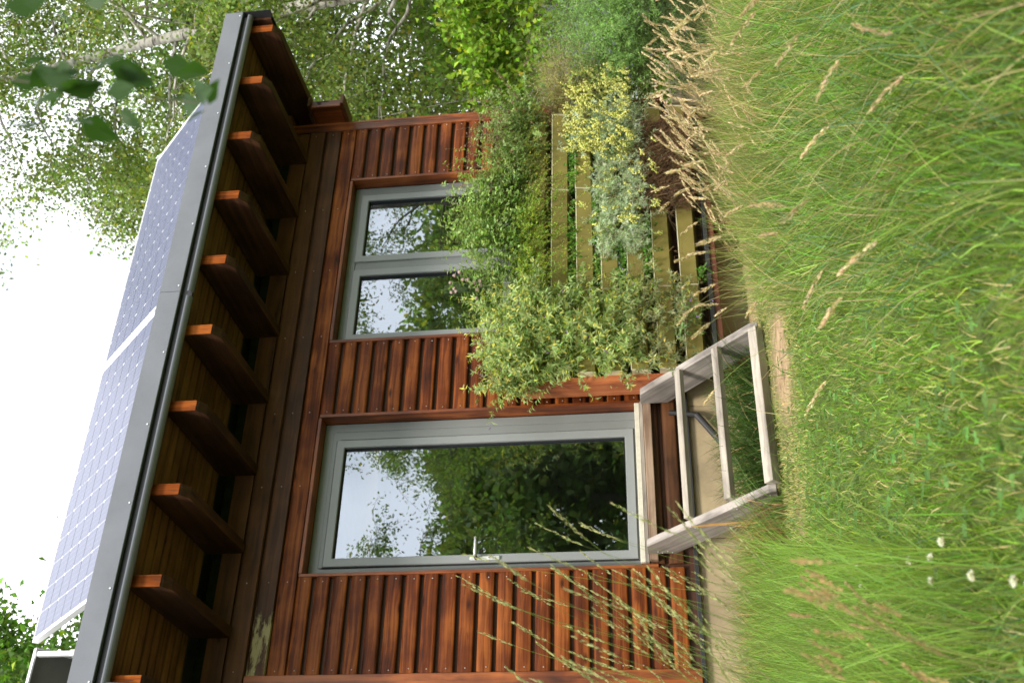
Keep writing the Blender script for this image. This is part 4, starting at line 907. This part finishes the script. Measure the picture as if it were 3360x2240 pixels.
# dense turf
p = ground_pts(430000, r); a, d = lat(p); keep = r.random(len(p)) < np.clip(1.25-0.13*d, 0.35, 1); p = p[keep]; a = a[keep]; d = d[keep]
n = len(p); hgt = (0.028+0.03*r.random(n))*np.clip(1.25-0.13*d, 0.55, 1)+0.06*np.clip((a-0.03)/0.1, 0, 1)*r.random(n)+0.05*np.clip((-0.16-a)/0.08, 0, 1)*r.random(n)
patch = 0.5+0.5*np.sin(p[:, 0]*3.1+1.0)*np.sin(p[:, 1]*2.7+p[:, 0])
hgt *= 0.8+0.4*patch
C = jit(G1, n, 0.36, r); near = np.clip((d-4.2)/1.2, 0, 1); dry = r.random(n) < 0.10+0.55*near; C[dry] = jit((0.52, 0.44, 0.20), dry.sum(), 0.2, r)
blue = r.random(n) < 0.12; C[blue] = jit((0.11, 0.20, 0.07), blue.sum(), 0.2, r)
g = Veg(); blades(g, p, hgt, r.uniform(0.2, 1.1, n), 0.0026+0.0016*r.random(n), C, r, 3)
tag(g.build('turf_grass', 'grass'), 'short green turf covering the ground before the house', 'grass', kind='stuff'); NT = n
# long fine meadow grass at both sides
q = ground_pts(120000, r); a, d = lat(q)
pr = np.clip((a-0.02)/0.10, 0, 1)*0.95+np.clip((-0.15-a)/0.08, 0, 1)*0.7+0.02; pr *= np.clip((-0.6-q[:, 1])/1.2, 0.12, 1); q = q[r.random(len(q)) < pr]; a, d = lat(q); n = len(q)
C = jit((0.132, 0.222, 0.036), n, 0.38, r); dry = r.random(n) < 0.22; C[dry] = jit((0.40, 0.34, 0.16), dry.sum(), 0.2, r); bl = r.random(n) < 0.15; C[bl] = jit((0.12, 0.22, 0.10), bl.sum(), 0.15, r)
hh = 0.12+0.20*r.random(n)**1.3
hh *= np.where(a < -0.1, 0.62, 0.9); C *= np.clip(0.8+0.13*(d-2), 0.8, 1.2)[:, None]  # colour darkened towards the camera, standing in for tree shade
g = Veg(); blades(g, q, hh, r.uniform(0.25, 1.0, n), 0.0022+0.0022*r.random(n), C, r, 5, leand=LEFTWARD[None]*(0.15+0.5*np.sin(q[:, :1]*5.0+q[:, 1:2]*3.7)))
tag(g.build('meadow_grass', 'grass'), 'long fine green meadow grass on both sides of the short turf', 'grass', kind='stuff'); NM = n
# clover leaves among the turf
q = ground_pts(15000, r, y1=-2.6); a, d = lat(q); cn = np.exp(-((a+0.12)/0.12)**2); q = q[(r.random(len(q)) < cn*0.9)]; n = len(q); q[:, 2] += r.uniform(0.035, 0.10, n)
g = Veg()
base_a = r.random(n)*2*np.pi; tilt = nrm(np.array([0, 0, 1.0])+r.normal(0, 0.3, (n, 3)))
C = jit((0.10, 0.20, 0.045), n, 0.2, r)
for k in range(3):
    an = base_a+k*2.094; d3 = np.stack([np.cos(an), np.sin(an), 0.15+0*an], 1); g.leaves(q, d3, tilt, 0.016, 0.015, C, fold=0.08, curl=0.1)
tag(g.build('clover_leaves', 'grass'), 'three part clover leaves growing through the turf', 'clover', kind='stuff')

# flowering grass: thin stalk with a plume
def plume_set(name, label, root_p, tip_p, headL, headR, nsp, colS, colH, seed, sag=0.12, spk=(0.012, 0.0045), stalk=0.0009, open_=0.5):
    rr = np.random.default_rng(seed); n = len(root_p); K = 12; t = np.linspace(0, 1, K)[None, :, None]
    mid = root_p*0.45+tip_p*0.55; mid[:, 2] += sag*(tip_p-root_p)[:, 2]; mid[:, :2] = root_p[:, :2]*0.75+tip_p[:, :2]*0.25
    P = (1-t)**2*root_p[:, None]+2*t*(1-t)*mid[:, None]+t*t*tip_p[:, None]
    g = Veg(); g.tubes(P, (stalk*(1-0.4*np.linspace(0, 1, K)))[None].repeat(n, 0), jit(colS, n, 0.2, rr), 3)
    L = np.linalg.norm(tip_p-root_p, axis=1); hl = headL*(0.7+0.6*rr.random(n)); f0 = np.clip(1-hl/L, 0.3, 0.98)
    f = f0[:, None]+(1-f0[:, None])*rr.random((n, nsp)); k = f*(K-1)*0.9999; k0 = k.astype(int); fr = (k-k0)[..., None]; ar = np.arange(n)[:, None]
    Q = P[ar, k0]*(1-fr)+P[ar, k0+1]*fr; T = nrm(P[ar, k0+1]-P[ar, k0]); rad = nrm(np.cross(T, randdir(n*nsp, rr).reshape(n, nsp, 3)))
    s = (f-f0[:, None])/(1-f0[:, None]); env = np.sin(np.pi*np.clip(s*0.9+0.08, 0, 1))
    Q = Q+rad*(headR*env)[..., None]*rr.random((n, nsp, 1))
    C = jit(colH, n*nsp, 0.18, rr)*np.repeat(np.exp(rr.normal(0, 0.12, n)), nsp)[:, None]
    g.leaves(Q.reshape(-1, 3), (T+rad*open_).reshape(-1, 3), (rad+0.3*T).reshape(-1, 3), spk[0]*(0.7+0.6*rr.random(n*nsp)), spk[1], np.clip(C, 0.01, 0.8), mi=0, simple=True)
    return tag(g.build(name, 'straw'), label, 'grass', kind='stuff')
TAN = (0.60, 0.46, 0.29); GT = (0.24, 0.27, 0.10)
rr = np.random.default_rng(9)
# dense stand of dry plumes before the planter's far half
def campt(px, py, dist):     # a spot in the garden given as bearing, height and distance from where the photographer stood
    px = np.asarray(px, float); py = np.asarray(py, float); dist = np.asarray(dist, float)
    u = (2240-py-1120)/3631.76; v = (px-1680)/3631.76
    return CAMP+(FWD[None]+u[:, None]*RGT[None]-v[:, None]*UPV[None])*dist[:, None]
n = 240; dist = rr.uniform(4.3, 5.6, n); ty = rr.uniform(-60, 520, n)+np.abs(rr.normal(0, 1, n))*170; tx = 2110+rr.gamma(2.0, 95, n)+np.clip(ty-350, 0, 900)*0.30
tips = campt(tx, ty, dist); 
roots = tips.copy(); roots[:, :2] += (-RGT[:2]*rr.uniform(0.0, 0.42, n)[:, None]+FWD[:2]*rr.normal(0, 0.10, n)[:, None]); roots[:, 2] = ground_h(roots[:, 0], roots[:, 1])
plume_set('plume_grass', 'dense stand of dry tan plume grass before the far half of the planter', roots, tips, 0.115, 0.0040, 60, (0.24, 0.26, 0.09), TAN, 31, spk=(0.015, 0.0042), stalk=0.0012)
rb = roots[rr.integers(0, n, 2600)]+np.concatenate([rr.normal(0, 0.06, (2600, 2)), np.zeros((2600, 1))], 1); rb[:, 2] = ground_h(rb[:, 0], rb[:, 1])
g = Veg(); Cc = jit((0.17, 0.235, 0.05), 2600, 0.25, rr); dr = rr.random(2600) < 0.3; Cc[dr] = jit((0.45, 0.36, 0.18), dr.sum(), 0.2, rr)
blades(g, rb, rr.uniform(0.15, 0.42, 2600), rr.uniform(0.1, 0.6, 2600), 0.0028, Cc, rr, 6, leand=-LEFTWARD[None]*0.6)
tag(g.build('plume_grass_blades', 'grass'), 'green and straw blades at the foot of the dry plume grass', 'grass', kind='stuff')
# scattered plumes over the meadow side
n = 78; gp = []; 
while len(gp) < n:
    q = ground_pts(400, rr); a, d = lat(q); q = q[(a > 0.02) & (d < 4.2)]; q = q[(lat(q)[1] > 1.75)]; gp += list(q[:8])
roots = np.array(gp[:n]); hgt = rr.uniform(0.27, 0.52, n)*np.clip(lat(roots)[1]/2.6, 0.72, 1.1); tips = roots+np.stack([LEFTWARD[0]*rr.uniform(-0.05, 0.28, n), LEFTWARD[1]*rr.uniform(-0.05, 0.28, n), hgt], 1)
plume_set('plume_grass', 'single tan plumes scattered over the long grass', roots, tips, 0.075, 0.0046, 60, (0.25, 0.27, 0.09), (0.60, 0.47, 0.29), 32, spk=(0.0105, 0.0038))
# tall oat grass close to the photographer, before the boards beside the door
n = 84; ty = rr.uniform(1640, 2330, n); tx = 1500+rr.random(n)**0.7*900-np.clip(ty-2000, 0, 300)*0.2; tx[:12] = np.linspace(1480, 2000, 12); ty[:12] = rr.uniform(1700, 2100, 12)
tx = np.maximum(tx, 1460+0.55*np.abs(ty-1930)); dist = rr.uniform(2.1, 3.4, n)
tips = campt(tx, ty, dist); roots = tips.copy(); roots[:, :2] += -RGT[:2]*rr.uniform(0.12, 0.40, n)[:, None]-FWD[:2]*rr.uniform(0.0, 0.15, n)[:, None]; roots[:, 2] = ground_h(roots[:, 0], roots[:, 1])
plume_set('oat_grass', 'tall arching green oat grass in front of the boards beside the door', roots, tips, 0.15, 0.004, 46, (0.16, 0.24, 0.05), (0.36, 0.36, 0.17), 33, spk=(0.011, 0.0028), open_=0.35, stalk=0.0008)
n = 26; ty = rr.uniform(1830, 2250, n); tx = rr.uniform(2560, 3100, n); dist = rr.uniform(1.3, 2.1, n); tips = campt(tx, ty, dist); tips[:, 2] = np.maximum(tips[:, 2], -0.28)
roots = tips.copy(); roots[:, :2] += -RGT[:2]*rr.uniform(0.0, 0.15, n)[:, None]-FWD[:2]*rr.uniform(0.0, 0.1, n)[:, None]; roots[:, 2] = ground_h(roots[:, 0], roots[:, 1])
plume_set('plume_grass', 'brownish plumes close by in the corner with the white clover', roots, tips, 0.06, 0.004, 50, (0.22, 0.24, 0.08), (0.40, 0.28, 0.14), 34, spk=(0.007, 0.0028), stalk=0.0007)
# blades of the tall clump by the boards
n = 4200; base = campt(np.full(n, 3000.), rr.uniform(1780, 2500, n), rr.uniform(1.9, 6.3, n)); base[:, 2] = ground_h(base[:, 0], base[:, 1])
g = Veg(); blades(g, base, rr.uniform(0.16, 0.42, n), rr.uniform(0.1, 0.7, n), 0.0026, jit((0.19, 0.30, 0.055), n, 0.25, rr), rr, 6, leand=RGT[None]*np.array([1, 1, 0])*0.3)
tag(g.build('oat_grass_blades', 'grass'), 'long green blades of the tall grass beside the door wall', 'grass', kind='stuff')
# grass tuft under the steps; its dark green also paints the shade there
ug = empty('grass_tuft', (-0.85, -0.45, GZ), 'dark green grass tuft growing up through the wooden steps', 'grass')
n = 1500; bs = np.stack([rr.uniform(-1.30, -0.45, n), rr.uniform(-0.7, -0.15, n), np.full(n, GZ)], 1); g = Veg(); Cc = jit((0.075, 0.14, 0.035), n, 0.25, rr); dr = rr.random(n) < 0.08; Cc[dr] = jit((0.42, 0.33, 0.16), dr.sum(), 0.2, rr)
blades(g, bs, rr.uniform(0.15, 0.48, n), rr.uniform(0.3, 1.2, n), 0.005+0.003*rr.random(n), Cc, rr, 7); g.build('blades', 'grass', ug, (-0.85, -0.45, GZ))
ug2 = empty('grass_tuft', (-1.9, -0.6, GZ), 'rough green and straw grass tuft against the foundation beside the steps', 'grass')
n = 5200; bs = np.stack([rr.uniform(-2.7, -1.5, n), rr.uniform(-0.95, -0.06, n), np.zeros(n)], 1); bs[:, 2] = ground_h(bs[:, 0], bs[:, 1]); g = Veg(); Cc = jit((0.14, 0.21, 0.055), n, 0.25, rr); dr = rr.random(n) < 0.35; Cc[dr] = jit((0.38, 0.25, 0.11), dr.sum(), 0.25, rr)
blades(g, bs, 0.10+0.36*rr.random(n)**1.6, rr.uniform(0.3, 1.2, n), 0.004+0.002*rr.random(n), Cc, rr, 6); g.build('blades', 'grass', ug2, (-1.9, -0.6, GZ))

# white clover heads
cl = [(-3.316, -4.662), (-3.227, -4.347), (-3.300, -4.548), (-3.421, -4.776), (-3.331, -4.512), (-3.494, -4.945), (-3.525, -5.010), (-3.085, -3.831), (-2.988, -3.582), (-3.009, -3.747)]
cn_ = ['largest white clover head low in the corner', 'white clover head on the side towards the steps', 'white clover head with browned lower florets', 'white clover head standing alone below the group', 'white clover head beside the curled grey blade',
       'big open white clover head near the edge', 'white clover head cut by the picture edge', 'small fading clover head towards the soil', 'tiny pale clover head nearest the steps', 'small white clover head amid straw']
rc = np.random.default_rng(3)
for (x, y), lab in zip(cl, cn_):
    z = float(ground_h(x, y)); top = -0.405+rc.normal(0, 0.004); c_ = empty('clover_flower', (x, y, z), lab, 'clover flower', 'white clover flowers')
    g = Veg(); P = np.linspace([x+0.01, y, z], [x, y, top], 5)[None]; g.tubes(P, np.full((1, 5), 0.0009), jit((0.12, 0.2, 0.05), 1, 0.1, rc), 4); g.build('stalk', 'stem', c_, (x, y, z))
    g = Veg(); m = 60; dd = randdir(m, rc); dd[:, 2] = np.abs(dd[:, 2])*0.9-0.25; dd = nrm(dd); C = np.clip(jit((0.74, 0.74, 0.66), m, 0.06, rc), 0, .82); C[dd[:, 2] < 0] *= np.array([0.7, 0.6, 0.42])
    g.leaves(np.array([x, y, top])+dd*0.0015, dd, randdir(m, rc), 0.0085, 0.003, C, fold=0.3); g.build('bloom', 'petal', c_, (x, y, top))
